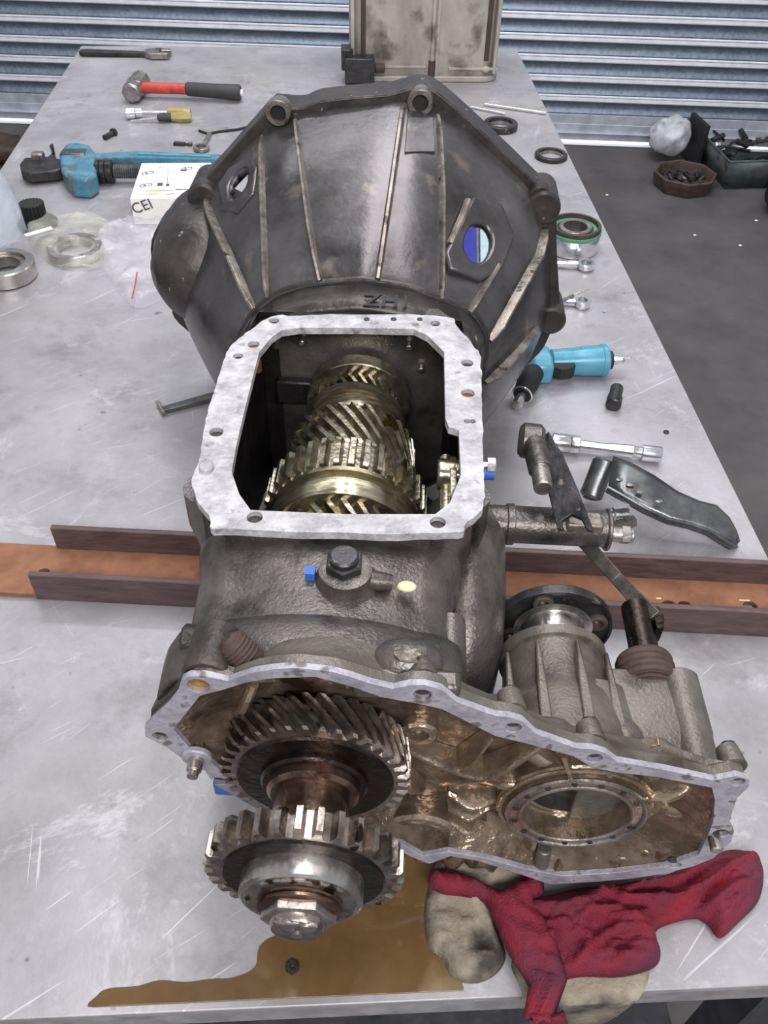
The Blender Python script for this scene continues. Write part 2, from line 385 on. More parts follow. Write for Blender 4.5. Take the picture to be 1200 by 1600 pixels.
for i in range(24):
    s_ = sl0 if i == 0 else sl0.copy(); r_ = rd0 if i == 0 else rd0.copy()
    if i: col.objects.link(s_); col.objects.link(r_); r_.parent = s_
    s_.location = (0, 0, zb+.045+i*PIT)
m = M(); m.box((-1.3, .0, zb-.0345), (7.8, .012, .075)); m.box((-1.3, -.012, zb-.035), (7.8, .02, .006)); m.box((-1.3, 0, zb+.02), (7.8, .008, .05)); obj('bottom_rail', m, 'door_sill', door, local=True, bevel=.002)

# ================================================================ workbench
wb = thing('workbench', 'long scratched grey steel workbench holding the dismantled gearbox', 'workbench', (0, 1.22, FZ))
m = M(); m.box((0, 1.22, -.004), (1.22, 2.44, .008)); obj('worktop', m, 'worktop_steel', wb, bevel=.0012)
m = M(); m.box((0, .004, -.022), (1.216, .006, .027)); obj('edge_lip', m, 'table_edge', wb, bevel=.001)
for sx in (-.57, .57):
    m = M(); m.box((sx, 1.22, -.036), (.05, 2.36, .05)); obj('side_rail', m, 'table_frame', wb)
    for sy in (.09, 2.35):
        m = M(); m.box((sx, sy, (FZ-.06)/2), (.05, .05, -FZ-.06)); obj('leg', m, 'table_frame', wb)
for sy in (.06, 2.38):
    m = M(); m.box((0, sy, -.036), (1.1, .04, .05)); obj('cross_rail', m, 'table_frame', wb)
m = M(); m.box((0, 1.22, -.62), (1.1, 2.2, .012)); obj('lower_shelf', m, 'table_frame', wb)
# oil puddle
P0 = [(147, 1577), (152, 1556), (170, 1545), (215, 1541), (250, 1532), (290, 1535), (330, 1530), (365, 1528), (398, 1512), (405, 1480), (430, 1462), (490, 1440), (560, 1400), (600, 1360), (625, 1335), (700, 1320), (770, 1345), (770, 1420), (740, 1500), (722, 1530), (715, 1556), (600, 1562), (450, 1570), (300, 1578)]
pts = smooth_loop([tuple(W(x, y, z=0).xy) for x, y in P0], 4)
pts = [(x, max(y, .006)) for x, y in pts]
m = M(); m.plate(pts, [], .0001, .0011, lambda u, v, h: Vector((u, v, h))); c = W(450, 1520, z=0)
o = single('oil_puddle', m, 'oil', 'puddle of brown gear oil on worktop at bench front edge', 'oil', c, bevel=.0005); o['kind'] = 'stuff'

# ================================================================ steel channel under the gearbox
ch = thing('steel_channel', 'rusty brown steel channel beam lying across the bench under the gearbox', 'beam', tuple(GM@Vector((0, .45, 0))), -GA)
YF, YB = .409, .487; XL = -.352; XLF = -.315; XR = .72
xl0 = G(0, 880, z=0).x-.25
web = [(xl0, YF+.001), (XR, YF+.001), (XR, YB-.001), (xl0, YB-.001)]
def hol(px, py, r, ry=None): g = G(px, py, z=.008); return circ(g.x, g.y, r, 16, ry)
m = M(); m.plate(web, [hol(68, 893, .007, .006), hol(1046, 946, .0085), hol(1071, 947, .0085), hol(1173, 946, .008), hol(480, 900, .008)], .001, .007, lambda u, v, h: GM@Vector((u, v, h)))
obj('web', m, 'rust', ch, bevel=.0005)
def flange(y0, xa, y1):
    m = M(); pr = [(y0, 0), (y1, 0), (y1, .041), ((y0+y1)/2, .042), (y0, .041)]
    m.loft([[GM@Vector((xa, a, b)) for a, b in pr], [GM@Vector((XR, a, b)) for a, b in pr]]); return m
xa = G(60, 932, z=0).x; obj('flange', flange(YF-.001, xa, YF+.006), 'rust_flange', ch, bevel=.0008)
xb = G(90, 850, z=.01).x; obj('flange', flange(YB-.006, xb, YB+.001), 'rust_flange', ch, bevel=.0008)
for px, py, L_ in ((1163, 938, .012), (1029, 935, .006)):
    g = G(px, py, z=.0075); m = M(); m.box(GM@Vector((g.x, g.y, .0074)), (L_, .0022, .0006), rz=-GA); obj('paint_mark', m, 'yellow_mark', ch)
# ================================================================ gearbox
gb = thing('gearbox', 'dismantled vehicle gearbox with black bell housing and open gear cover in mid bench', 'gearbox', tuple(GO), -GA)
XZ = lambda u, v, h: Vector((u, h, v))
XY = lambda u, v, h: Vector((u, v, h))
# ---- bell housing
def resample(poly, n, cz=.2):
    out = []
    for i in range(n):
        a = 2*PI*i/n; d = Vector((math.cos(a), math.sin(a))); best = .2
        for j in range(len(poly)):
            p = Vector(poly[j])-Vector((0, cz)); e = Vector(poly[(j+1) % len(poly)])-Vector((0, cz))-p
            den = d.x*e.y-d.y*e.x
            if abs(den) < 1e-9: continue
            t = (p.x*e.y-p.y*e.x)/den; s = (p.x*d.y-p.y*d.x)/den
            if t > 0 and -1e-6 <= s <= 1+1e-6: best = t
        out.append(best)
    return out
def smoothr(r, k, it):
    n = len(r)
    for _ in range(it): r = [(r[i-1]+k*r[i]+r[(i+1) % n])/(k+2) for i in range(n)]
    return r
NB = 192
throat = [(.135, .2), (.135, .25), (.119, .277), (.085, .292), (.049, .304), (0, .31), (-.058, .302), (-.09, .29), (-.115, .268), (-.132, .24), (-.145, .2), (-.135, .08), (-.07, .045), (.07, .045), (.12, .08)]
YR = .85
rimpx = [(312, 292), (330, 262), (352, 238), (420, 160), (436, 151), (458, 153), (480, 152), (500, 143), (560, 136), (610, 132), (648, 121), (668, 122), (690, 134), (740, 178), (800, 235), (845, 279), (858, 290), (866, 312), (866, 352), (868, 400), (872, 465), (872, 492), (858, 500), (848, 522), (828, 545)]
rim = [(g.x, g.z) for g in (G(x, y, y=YR) for x, y in rimpx)]
rim = rim+[(.19, .035), (.14, .008), (-.14, .008), (-.19, .02)]+[(g.x, g.z) for g in (G(x, y, y=YR) for x, y in [(330, 548), (318, 522), (304, 502), (287, 487), (276, 470), (281, 455), (264, 432), (249, 402), (244, 372), (250, 346), (268, 326), (300, 312)])]
rt_ = smoothr(resample(throat, NB), 2, 3); rr_ = resample(rim, NB); rc_ = smoothr([x*.955 for x in rr_], 1, 22)
def cone_r(i, s): return rt_[i]*(1-s**.86)+rc_[i]*s**.86 + .010*math.sin(PI*min(1, s*1.05))
rings = []; NS = 44
for k in range(NS+1):
    s = k/NS; y = .598+(.822-.598)*s
    rings.append([Vector((cone_r(i, s)*math.cos(2*PI*i/NB), y, .2+cone_r(i, s)*math.sin(2*PI*i/NB))) for i in range(NB)])
cone = M(); cone.loft(rings, False)
cb = cone.bm(); bmesh.ops.recalc_face_normals(cb, faces=cb.faces); bvh = BVHTree.FromBMesh(cb)
cg = GI@CAM
def hit(px, py):
    d = (GI.to_3x3()@ray(px, py)).normalized(); loc, n, i, dist = bvh.ray_cast(cg, d)
    if loc is None: return None
    if n.dot(d) > 0: n = -n
    return loc, n
def surf_path(pix, n=16):
    ps = []; ns = []; tot = [0]
    for i in range(len(pix)-1): tot.append(tot[-1]+math.dist(pix[i], pix[i+1]))
    for k in range(n+1):
        t = tot[-1]*k/n; i = max(j for j in range(len(pix)-1) if tot[j] <= t+1e-9)
        f = (t-tot[i])/(tot[i+1]-tot[i]); px = pix[i][0]+(pix[i+1][0]-pix[i][0])*f; py = pix[i][1]+(pix[i+1][1]-pix[i][1])*f
        h = hit(px, py)
        if h: ps.append(h[0]); ns.append(h[1])
    return ps, ns
# windows: remove shell faces inside the openings
wr = hit(745, 386); wl = hit(374, 290)
def wframe(h, tilt):
    p, n = h; up = Vector((0, 1, 0)); up = (up-n*up.dot(n)).normalized(); u = up.cross(n).normalized()
    c, s = math.cos(tilt), math.sin(tilt); return p, n, u*c+up*s, up*c-u*s
WR = wframe(wr, .0); WL = wframe(wl, .35)
dele = []
for f in cb.faces:
    c = f.calc_center_median()
    for (p, n, u, v), a, b in ((WR, .027, .040), (WL, .019, .026)):
        q = c-p
        if abs(q.dot(n)) < .03 and (q.dot(u)/a)**2+(q.dot(v)/b)**2 < 1: dele.append(f); break
bmesh.ops.delete(cb, geom=dele, context='FACES')
bell = obj('bell_housing', cb, 'bell_casting', gb, local=True, solid=.007, label='black bell housing with long ribs')
# rim flange with a real opening behind it
m = M(); inner = [(rr_[i]*.86*math.cos(2*PI*i/NB), .2+rr_[i]*.86*math.sin(2*PI*i/NB)) for i in range(0, NB, 2)]
outer = smooth_loop(rim, 2)
bolts = [(g.x, g.z) for g in (G(436, 172, y=.835), G(657, 157, y=.835), G(843, 307, y=.835))]
m.plate(outer, [inner], .818, .862, XZ); obj('rim_flange', m, 'rim_casting', bell, local=True, bevel=.002)
for i, (px, py) in enumerate([(436, 173), (657, 157), (843, 306)]):
    g = G(px, py, y=.815); m = M(); m.ringpart((g.x, .806, g.z), (0, 1, 0), .0092, .0145, .018, 28); obj('bolt_boss', m, 'rib_metal' if i < 2 else 'rim_casting', bell, local=True)
    m = M(); m.cyl((g.x, .812, g.z), (g.x, .82, g.z), .0098, 20); obj('bolt_hole', m, 'black_rubber' if i < 2 else 'rust_spot', bell, local=True)
def rib(pix, w_=.006, h=.009, n=16, mt='rib_metal'):
    ps, ns = surf_path(pix, n)
    if len(ps) < 3: print('RIB MISS', pix); return
    k = len(ps); hts = [h*min(1, (j+.6)/2, (k-j)/2.5) for j in range(k)]
    m = M(); m.strip(ps, ns, w_, hts); obj('rib', m, mt, bell, local=True)
RIBS = [([(322, 310), (338, 350), (362, 400), (398, 484)], .005, .010), ([(409, 196), (412, 300), (418, 466)], .004, .007), ([(462, 180), (470, 250), (486, 370), (500, 440)], .005, .010),
        ([(630, 168), (612, 290), (590, 436)], .0055, .010), ([(684, 180), (690, 300), (690, 468)], .0045, .007), ([(778, 412), (730, 494)], .005, .009), ([(850, 352), (838, 400), (800, 468), (764, 532)], .0055, .010), ([(838, 512), (800, 555), (757, 598)], .005, .009)]
for a in RIBS: rib(*a)
def pad(pix, h, name, mt):     # raised pad between two ribs
    hs = [hit(x, y) for x, y in pix]
    if any(x is None for x in hs): print('PAD MISS', pix); return
    c = M(); c.loft([[p-n*.003 for p, n in hs], [p+n*h for p, n in hs]]); obj(name, c, mt, bell, local=True, bevel=.001)
pad([(636, 186), (632, 240), (679, 240), (676, 186)], .003, 'boss_web', 'bell_casting')
# window frames
def hexframe(Wf, outl, a, b, th, name):
    p, n, u, v = Wf
    m = M(); m.plate(outl, [circ(0, 0, a, 28, b)], -.010, th, lambda x, y, h: p+u*x+v*y+n*h); obj(name, m, 'bell_casting', bell, local=True, bevel=.002)
p, n, u, v = WR
def onw(px, py, Wf):
    p, n, u, v = Wf; d = GI.to_3x3()@ray(px, py); t = (p-cg).dot(n)/d.dot(n); q = cg+d*t-p; return (q.dot(u), q.dot(v))
hexo = [onw(x, y, WR) for x, y in [(692, 398), (735, 310), (780, 322), (800, 372), (783, 420), (748, 442), (700, 425)]]
ovp = [onw(x, y, WR) for x, y in [(738, 355), (756, 358), (765, 378), (760, 400), (746, 414), (730, 408), (721, 388), (726, 366)]]
m = M(); m.plate(hexo, [smooth_loop(ovp, 3)], -.004, .006, lambda x, y, h: p+u*x+v*y+n*h); obj('inspection_window', m, 'bell_casting', bell, local=True, bevel=.003)
m = M(); q1 = hit(700, 385); q2 = hit(728, 318)
if q1 and q2: m.tube([q1[0]+q1[1]*.004, (q1[0]+q2[0])/2+q1[1]*.008, q2[0]+q2[1]*.004], .0045, 8); obj('window_ridge', m, 'rib_metal', bell, local=True)
p2, n2, u2, v2 = WL
h2 = [onw(x, y, WL) for x, y in [(348, 330), (340, 290), (358, 262), (392, 242), (402, 262), (396, 300), (368, 335)]]
o2 = [onw(x, y, WL) for x, y in [(360, 312), (357, 290), (366, 272), (384, 262), (388, 272), (384, 292), (370, 308)]]
m = M(); m.plate(h2, [smooth_loop(o2, 3)], -.006, .0015, lambda x, y, h: p2+u2*x+v2*y+n2*h); obj('inspection_window', m, 'bell_casting', bell, local=True, bevel=.003)
# throat collar and starter bulge, lugs
thr = [(rt_[i]*math.cos(2*PI*i/NB), .2+rt_[i]*math.sin(2*PI*i/NB)) for i in range(0, NB, 2)]
m = M(); m.tube([Vector((x*1.015, .603, .2+(z-.2)*1.02)) for x, z in thr[1:46]], .0032, 8); obj('throat_ridge', m, 'rim_casting', bell, local=True)
m = M(); a = [[Vector((x*f, y, .2+(z-.2)*f)) for x, z in thr] for y, f in ((.560, .955), (.575, .97), (.598, 1.0))]; m.loft(a, False); obj('throat', m, 'rim_casting', bell, local=True, solid=.01)
sb = G(318, 398, y=.80)
m = M(); m.lathe((sb.x+.012, .70, sb.z), (0, 1, 0), [(0, .012), (.006, .032), (.02, .052), (.045, .066), (.08, .071), (.125, .0725), (.15, .071)], 48); obj('starter_bulge', m, 'rim_casting', bell, local=True)
g = G(299, 468, y=.80); m = M(); m.cyl((g.x+.004, .775, g.z), (g.x+.004, .85, g.z), .017, 24, ch=.003); m.cyl((g.x+.05, .775, g.z-.02), (g.x+.05, .85, g.z-.02), .05, 30, ch=.008); obj('mounting_lug', m, 'rim_casting', bell, local=True)
g = G(299, 468, y=.772); m = M(); m.cyl((g.x+.002, .768, g.z), (g.x+.002, .779, g.z), .0055, 16); obj('bolt_hole', m, 'bearing_steel', bell, local=True)
for px, py, r in ((846, 310, .021), (858, 485, .020)):
    g = G(px, py, y=.83); m = M(); m.cyl((g.x, .80, g.z), (g.x, .86, g.z), r, 24, ch=.003); obj('mounting_lug', m, 'rim_casting', bell, local=True)
g = G(318, 290, y=.83); m = M(); m.cyl((g.x+.004, .80, g.z-.004), (g.x+.004, .862, g.z-.004), .019, 24, ch=.003); obj('mounting_lug', m, 'rim_casting', bell, local=True)
# left lower flank behind the bulge
# ---- main case
ZT = .30
ipx = [(440, 516), (467, 512), (560, 512), (647, 514), (668, 524), (694, 550), (696, 654), (701, 667), (717, 672), (720, 742), (703, 785), (680, 803), (540, 803), (392, 797), (374, 772), (362, 737), (370, 692), (384, 633), (405, 550), (425, 526)]
opx = [(384, 520), (424, 495), (470, 493), (572, 491), (692, 494), (716, 512), (747, 548), (752, 580), (753, 617), (754, 700), (757, 750), (753, 796), (728, 820), (705, 833), (530, 832), (347, 826), (328, 812), (305, 770), (301, 742), (311, 717), (317, 680), (326, 637), (347, 572), (357, 546)]
ip = [tuple(G(x, y, z=ZT).xy) for x, y in ipx]; op = [tuple(G(x, y, z=ZT).xy) for x, y in opx]
rag = []
for i, p_ in enumerate(smooth_loop(op, 6)):
    k = 1+.016*noise.noise(Vector((p_[0]*110, p_[1]*110, 0))); rag.append((p_[0]*k, .4+(p_[1]-.4)*k))
fh = [(396, 538, .0058), (372, 556, .0048), (338, 675, .006), (398, 808, .0062), (684, 816, .0062), (730, 567, .0058), (731, 614, .0062), (730, 658, .003), (738, 658, .003), (428, 501, .0052), (680, 505, .0052)]
fhp = [(tuple(G(x, y, z=ZT).xy), r) for x, y, r in fh]
case = M(); sc_in = [(x*1.0, .41+(y-.41)*1.0) for x, y in ip]
def scl(P, f, cx=0, cy=.41): return [(cx+(x-cx)*f, cy+(y-cy)*f) for x, y in P]
def back(P, dy_, y_=.47): return [(x, y+(dy_ if y > y_ else 0)) for x, y in P]
cav = [(-.100, .272), (.100, .272), (.112, .29), (.112, .50), (.104, .562), (-.104, .562), (-.112, .50), (-.112, .29)]
case.plate(back(scl(op, .955), .03), [cav], .07, ZT-.006, XY)
mc = obj('main_case', case, 'case_casting', gb, local=True, bevel=.004)
m = M(); m.plate(scl(op, .9), [], .043, .072, XY); obj('case_floor', m, 'shaded_inner_casting', mc, local=True)
m = M(); m.loft([[Vector((x*.997, y+.0005, .073)) for x, y in cav], [Vector((x*.997, y+.0005, ZT-.0078)) for x, y in cav]], False); obj('case_lining', m, 'shaded_inner_casting', mc, local=True)
m = M(); m.plate(rag, [ip]+[circ(p_[0], p_[1], r, 14) for p_, r in fhp], ZT-.0075, ZT, XY); obj('cover_flange', m, 'gasket_face', mc, local=True, bevel=.0012, label='whitish cover face with gasket residue')
for i, (p_, r) in enumerate(fhp):
    m = M(); m.cyl((p_[0], p_[1], ZT-.03), (p_[0], p_[1], ZT-.0045), r*1.02, 14); obj('bolt_hole', m, 'rust_spot' if i in (0, 6) else 'dark_casting', mc, local=True)
g = G(323, 733, z=ZT); m = M(); m.cyl((g.x, g.y, ZT-.002), (g.x, g.y, ZT+.004), .006, 16, ch=.001); obj('dowel', m, 'gasket_face', mc, local=True)
for px in (573, 615, 656): g = G(px, 499, z=ZT); m = M(); m.cyl((g.x, g.y, ZT-.002), (g.x, g.y, ZT+.0006), .003, 12); obj('pin', m, 'dark_casting', mc, local=True)
for px, py, r in ((326, 782, .019), (733, 795, .016)):
    g = G(px, py, z=ZT-.03); m = M(); m.lathe((g.x, g.y, .2), (0, 0, 1), [(0, r*.5), (.05, r), (.085, r)], 24); obj('corner_boss', m, 'case_casting', mc, local=True)
g = G(330, 812, z=ZT-.012)
# interior marks: cast number box and small bolt heads on the dark back wall
m = M(); m.box((-.07, .556, .20), (.040, .012, .03)); obj('inner_boss', m, 'shaded_inner_casting', mc, local=True, bevel=.003)
for x, z in ((-.06, .262), (.052, .262), (.066, .235)): m = M(); m.cyl((x, .562, z), (x, .553, z), .0035, 12, ch=.001); obj('bolt_head', m, 'bearing_steel', mc, local=True)
# ---- slope between cover and bell throat, with chalk writing
a = G(380, 508, z=ZT); b_ = G(745, 508, z=ZT)
m = M()
rows = []
for t in range(7):
    f = t/6; y = .546+(.602-.546)*f; row = []
    for k in range(25):
        u_ = -1+2*k/24; z1 = .31-.042*abs(u_)**2.2; z0 = ZT-.006-.012*abs(u_)**6; row.append(Vector((u_*(.112+.008*f), y, z0*(1-f)+(z1)*f-.002)))
    rows.append(row)
m.loft(rows, False, False); deck = obj('throat_deck', m, 'case_casting', mc, local=True, solid=.01)
g = G(600, 478, z=.303)
tm = Matrix.Translation(Vector((g.x+.004, g.y, .3092))) @ Matrix.Rotation(PI, 4, 'Z') @ Matrix.Rotation(math.radians(-8), 4, 'X')
ROOTM_save = None
def gtext(name, body, size, material, matrix, parent):
    c = bpy.data.curves.new(name, 'FONT'); c.body = body; c.size = size; c.extrude = .0012; c.offset = .0003; c.align_x = 'CENTER'; c.align_y = 'CENTER'
    t = bpy.data.objects.new(name, c); col.objects.link(t); me = bpy.data.meshes.new_from_object(t); bpy.data.objects.remove(t); bpy.data.curves.remove(c)
    me.transform(matrix); me.materials.append(MATS[material]); o = bpy.data.objects.new(name, me); col.objects.link(o); o.parent = parent; return o
gtext('chalk_writing', '1HZ', .026, 'black_rubber', tm, deck)
# ---- gears inside
AX = 0.0
def gpart(name, *a, mt='oily_gear', **k):
    m = M(); m.gear(AX, ZS, *a, **k); return obj(name, m, mt, gb, local=True, smooth=30)
m = M(); m.ringpart((AX, .538, ZS), (0, 1, 0), .040, .056, .018); obj('bearing_ring', m, 'oily_gear', gb, local=True)
m = M(); m.cyl((AX, .26, ZS), (AX, .56, ZS), .026, 40); obj('main_shaft', m, 'synchro', gb, local=True)
gpart('helical_gear', .522, .556, .044, .0075, 26, twist=.42)
m = M(); m.lathe((AX, .474, ZS), (0, 1, 0), [(0, .046), (.002, .0505), (.014, .0515), (.016, .0515), (.017, .047), (.026, .047), (.027, .051), (.040, .051), (.043, .046)], 72); obj('synchro_sleeve', m, 'synchro', gb, local=True)
gpart('synchro_ring', .466, .474, .048, .003, 40)
gpart('helical_gear', .405, .465, .0635, .0085, 30, twist=.62)
gpart('synchro_ring', .397, .405, .060, .004, 42, mt='brass')
gpart('spur_gear', .362, .396, .0765, .0085, 36, bore=.03)
m = M(); m.lathe((AX, .326, ZS), (0, 1, 0), [(0, .062), (.001, .0695), (.012, .0715), (.018, .0715), (.019, .067), (.028, .067), (.029, .0715), (.034, .0715), (.037, .066)], 80); obj('synchro_sleeve', m, 'synchro', gb, local=True)
gpart('helical_gear', .275, .334, .0635, .0085, 28, twist=.6)
g = G(706, 720, z=.27)
m = M(); m.box((g.x+.001, .345, .25), (.006, .05, .05)); m.cyl((g.x-.012, .36, .262), (g.x+.012, .36, .262), .014, 28, ch=.001); m.cyl((g.x-.004, .30, .255), (g.x-.004, .39, .255), .006, 16); m.box((g.x-.006, .297, .262), (.02, .006, .012)); obj('selector_fork', m, 'oily_gear', gb, local=True, bevel=.001)
# countershaft under the main shaft
m = M(); m.cyl((0, .26, .105), (0, .56, .105), .02, 28); obj('counter_shaft', m, 'gear_dark', gb, local=True)
for y0, y1, r in ((.27, .32, .03), (.36, .4, .034), (.41, .46, .032), (.515, .55, .03)):
    gpart_ = M(); gpart_.gear(0, .105, y0, y1, r, .006, 20, twist=-.6); obj('counter_gear', gpart_, 'gear_dark', gb, local=True)
# ---- neck between case and transfer housing
def arch(y, hw, zt, zb, drop=.022, n=32):
    P = []
    for k in range(n+1):
        a = PI*k/n; P.append(Vector((hw*math.copysign(abs(math.cos(a))**.32, math.cos(a)), y, zt-drop+drop*math.sin(a)**1.0)))
    P += [Vector((-hw*.97, y, zb+.05)), Vector((-hw*.6, y, zb)), Vector((hw*.6, y, zb)), Vector((hw*.97, y, zb+.05))]
    return P
def rounded(y, hw, zt, zb, cr, bow=.006, n=8):
    P = []
    for k in range(n+1):
        a = PI/2*k/n; P.append(Vector((hw-cr+cr*math.cos(a), y, zt-cr-bow+cr*math.sin(a))))
    for k in range(1, 12):
        u_ = 1-2*k/12; P.append(Vector(((hw-cr)*u_, y, zt-bow+bow*(1-u_*u_))))
    for k in range(n+1):
        a = PI/2+PI/2*k/n; P.append(Vector((-hw+cr+cr*math.cos(a), y, zt-cr-bow+cr*math.sin(a))))
    P += [Vector((-hw, y, zb+.04)), Vector((-hw*.7, y, zb)), Vector((hw*.7, y, zb)), Vector((hw, y, zb+.04))]
    return P
def shift(P, dx): return [p+Vector((dx, 0, 0)) for p in P]
m = M(); m.loft([shift(rounded(y, hw, zt, .12, .034, bw), dx_) for y, hw, zt, bw, dx_ in ((.262, .106, .284, .004, -.003), (.25, .104, .286, .006, -.003), (.235, .100, .287, .009, -.003), (.19, .098, .288, .011, -.003), (.173, .100, .290, .012, -.002))])
neck = obj('neck_housing', m, 'case_casting', gb, local=True, smooth=50)
m = M(); m.loft([shift(rounded(y, hw, zt, .13, .034, bw)[:-4], dx_) for y, hw, zt, bw, dx_ in ((.176, .101, .288, .013, -.002), (.172, .107, .293, .014, -.002), (.160, .1085, .297, .015, -.003), (.148, .1085, .299, .016, -.003), (.124, .106, .301, .018, -.004))], False, False)
adp = obj('adapter_flange', m, 'case_casting', gb, local=True, smooth=50, solid=.006)
# plug with boss and side arm on the neck
g = G(540, 898, z=.292)
m = M(); m.lathe((g.x, g.y, .278), (0, 0, 1), [(0, .026), (.008, .024), (.012, .0205), (.020, .0195), (.021, .016)], 36); m.tube([(g.x, g.y, .289), (g.x+.024, g.y-.002, .289), (g.x+.034, g.y-.001, .287)], [.009, .0075, .006], 12); boss = obj('plug_boss', m, 'case_casting', neck, local=True)
m = M(); m.hexa((g.x-.001, g.y+.002, .297), (0, 0, 1), .0145, .009); m.cyl((g.x-.001, g.y+.002, .305), (g.x-.001, g.y+.002, .311), .0108, 28, ch=.0015); obj('plug', m, 'black_steel', neck, local=True)
m = M(); m.sphere((g.x+.045, g.y-.004, .287), .0065, 1.1, .8, .4); obj('grease_dab', m, 'candle_blob', neck, local=True)
m = M(); m.box((g.x-.026, g.y+.001, .290), (.007, .008, .008)); obj('paint_mark', m, 'blue_mark', neck, local=True)
# lugs along both sides of the neck
for px, py, z_, r, hx in ((324, 878, .245, .0095, 0), (704, 884, .25, .010, 1), (292, 1000, .275, .0115, 0)):
    g = G(px, py, z=z_); s1 = 1 if g.x > 0 else -1; m = M()
    m.lathe((g.x-s1*.02, g.y, z_), (s1, 0, 0), [(0, r), (.018, r), (.021, r), (.023, r*.8)], 6 if hx else 20); obj('side_lug', m, 'dark_casting', neck, local=True)
g = G(704, 1005, z=.25); m = M(); m.cyl((g.x, g.y-.025, .25), (g.x, g.y+.022, .25), .0115, 20, ch=.002); obj('side_boss', m, 'case_casting', neck, local=True)
g = G(702, 925, z=.24); m = M(); m.cyl((g.x, g.y-.02, .24), (g.x, g.y+.018, .24), .005, 12, ch=.001); obj('side_pin', m, 'dark_casting', neck, local=True)
# long bolt boss and switch stub on the adapter
g = G(316, 1062, y=.11)
m = M(); m.cyl((g.x+.002, .112, g.z-.001), (g.x+.003, .150, g.z-.003), .0165, 32, ch=.002); m.cyl((g.x-.006, .13, g.z-.024), (g.x-.002, .16, g.z-.024), .012, 24); obj('bolt_boss', m, 'dark_casting', adp, local=True)
g = G(372, 1022, z=.30); s0 = G(396, 1036, z=.296); s1_ = G(358, 1001, z=.312); m = M(); m.cyl(s0, s1_, .0098, 20, ch=.001)
for k in range(5): m.torus(s0+(s1_-s0)*(.3+.13*k), s1_-s0, .0098, .0011, 20, 6)
obj('threaded_stub', m, 'rusty_dark', adp, local=True)
m = M(); m.cyl(s1_, s1_+(s1_-s0)*.12, .008, 20, r1=.005); obj('stub_tip', m, 'rusty_dark', adp, local=True)
g = G(637, 1026, z=.302); m = M(); m.sphere((g.x, g.y, .296), .021, 1.15, .8, .75, 24, 14); m.box((g.x+.0, g.y-.016, .294), (.07, .016, .018)); obj('cast_lug', m, 'case_casting', adp, local=True, bevel=.004)
m = M(); m.sphere((g.x+.001, g.y-.003, .309), .009, 1.2, .8, .5, 12, 8, nz=.5); obj('bright_chip', m, 'rib_metal', adp, local=True)

mat('worn_black', (70, 66, 62), (104, 98, 92), .42, .5, 50, .4)
# ---- transfer case
YT = .105
tpx = [(284, 1062), (296, 1056), (320, 1056), (356, 1064), (372, 1058), (397, 1050), (430, 1045), (460, 1043), (518, 1049), (550, 1058), (577, 1067), (614, 1076), (640, 1070), (664, 1070), (690, 1077), (715, 1097), (773, 1118), (796, 1120), (816, 1126), (837, 1146), (901, 1169), (925, 1170), (946, 1176), (965, 1190), (1040, 1203), (1115, 1219), (1150, 1212), (1171, 1218), (1170, 1230), (1152, 1247), (1139, 1285), (1147, 1300), (1142, 1316), (1115, 1341), (1083, 1354), (1040, 1365), (987, 1373), (930, 1378), (859, 1382), (800, 1362), (745, 1345), (704, 1338), (671, 1350), (640, 1338), (610, 1322), (560, 1320), (480, 1310), (404, 1266), (370, 1246), (337, 1228), (320, 1205), (283, 1184), (260, 1168), (227, 1151), (226, 1136), (262, 1104), (277, 1084)]
tpi = [(312, 1088), (329, 1083), (346, 1079), (387, 1066), (427, 1060), (493, 1058), (552, 1074), (593, 1089), (667, 1103), (690, 1108), (773, 1150), (830, 1164), (896, 1182), (923, 1198), (960, 1207), (1024, 1214), (1112, 1231), (1117, 1250), (1114, 1285), (1104, 1310), (1092, 1336), (1040, 1354), (960, 1364), (880, 1369), (820, 1358), (760, 1341), (700, 1331), (660, 1338), (630, 1320), (560, 1300), (480, 1286), (430, 1262), (400, 1248), (367, 1226), (345, 1206), (318, 1180), (298, 1172), (271, 1140)]
to = [(g.x, g.z) for g in (G(x, y, y=YT) for x, y in tpx)]; ti = [(g.x, g.z) for g in (G(x, y, y=YT) for x, y in tpi)]
to = [(x, max(z, .006)) for x, z in to]
th = [(310, 1072, .0075, 'brass'), (660, 1086, .0058, 0), (802, 1137, .0055, 0), (929, 1185, .0055, 0), (1153, 1222, .005, 0), (250, 1151, .0055, 0), (342, 1221, .0055, 0), (1126, 1302, .006, 0), (1055, 1352, .005, 0)]
thp = [((G(x, y, y=YT).x, G(x, y, y=YT).z), r, mt_) for x, y, r, mt_ in th]
m = M(); m.plate(to, [ti]+[circ(p_[0], p_[1], r, 14) for p_, r, _ in thp], YT, .1095, XZ)
tc = obj('transfer_case', m, 'gasket_lilac', gb, local=True, bevel=.0012, label='open transfer case half with lilac gasket face')
for p_, r, mt_ in thp: m = M(); m.cyl((p_[0], YT+.004, p_[1]), (p_[0], YT+.03, p_[1]), r*1.03, 14); obj('bolt_hole', m, mt_ or 'dark_casting', tc, local=True)
def about(P, f, c=(.12, .17)): return [(c[0]+(x-c[0])*f, c[1]+(z-c[1])*f) for x, z in P]
def fx(x, deep): return (1-.03*deep) if x < .05 and x > -.06 else (1-.16*deep if x <= -.06 else 1-deep*(.03+.17*min(1, (x-.05)/.05)))
def shr(P, f, deep, c=(.12, .17)): return [(c[0]+(x-c[0])*f*fx(x, deep), c[1]+(z-c[1])*f*fx(x, deep)) for x, z in P]
holes_ = [circ(p_[0], p_[1], r*1.02, 14) for p_, r, _ in thp]
m = M(); m.plate(about(to, .988), [about(ti, 1.003)]+holes_, .1092, .117, XZ); obj('housing_rim', m, 'transfer_casting', tc, local=True, bevel=.002)
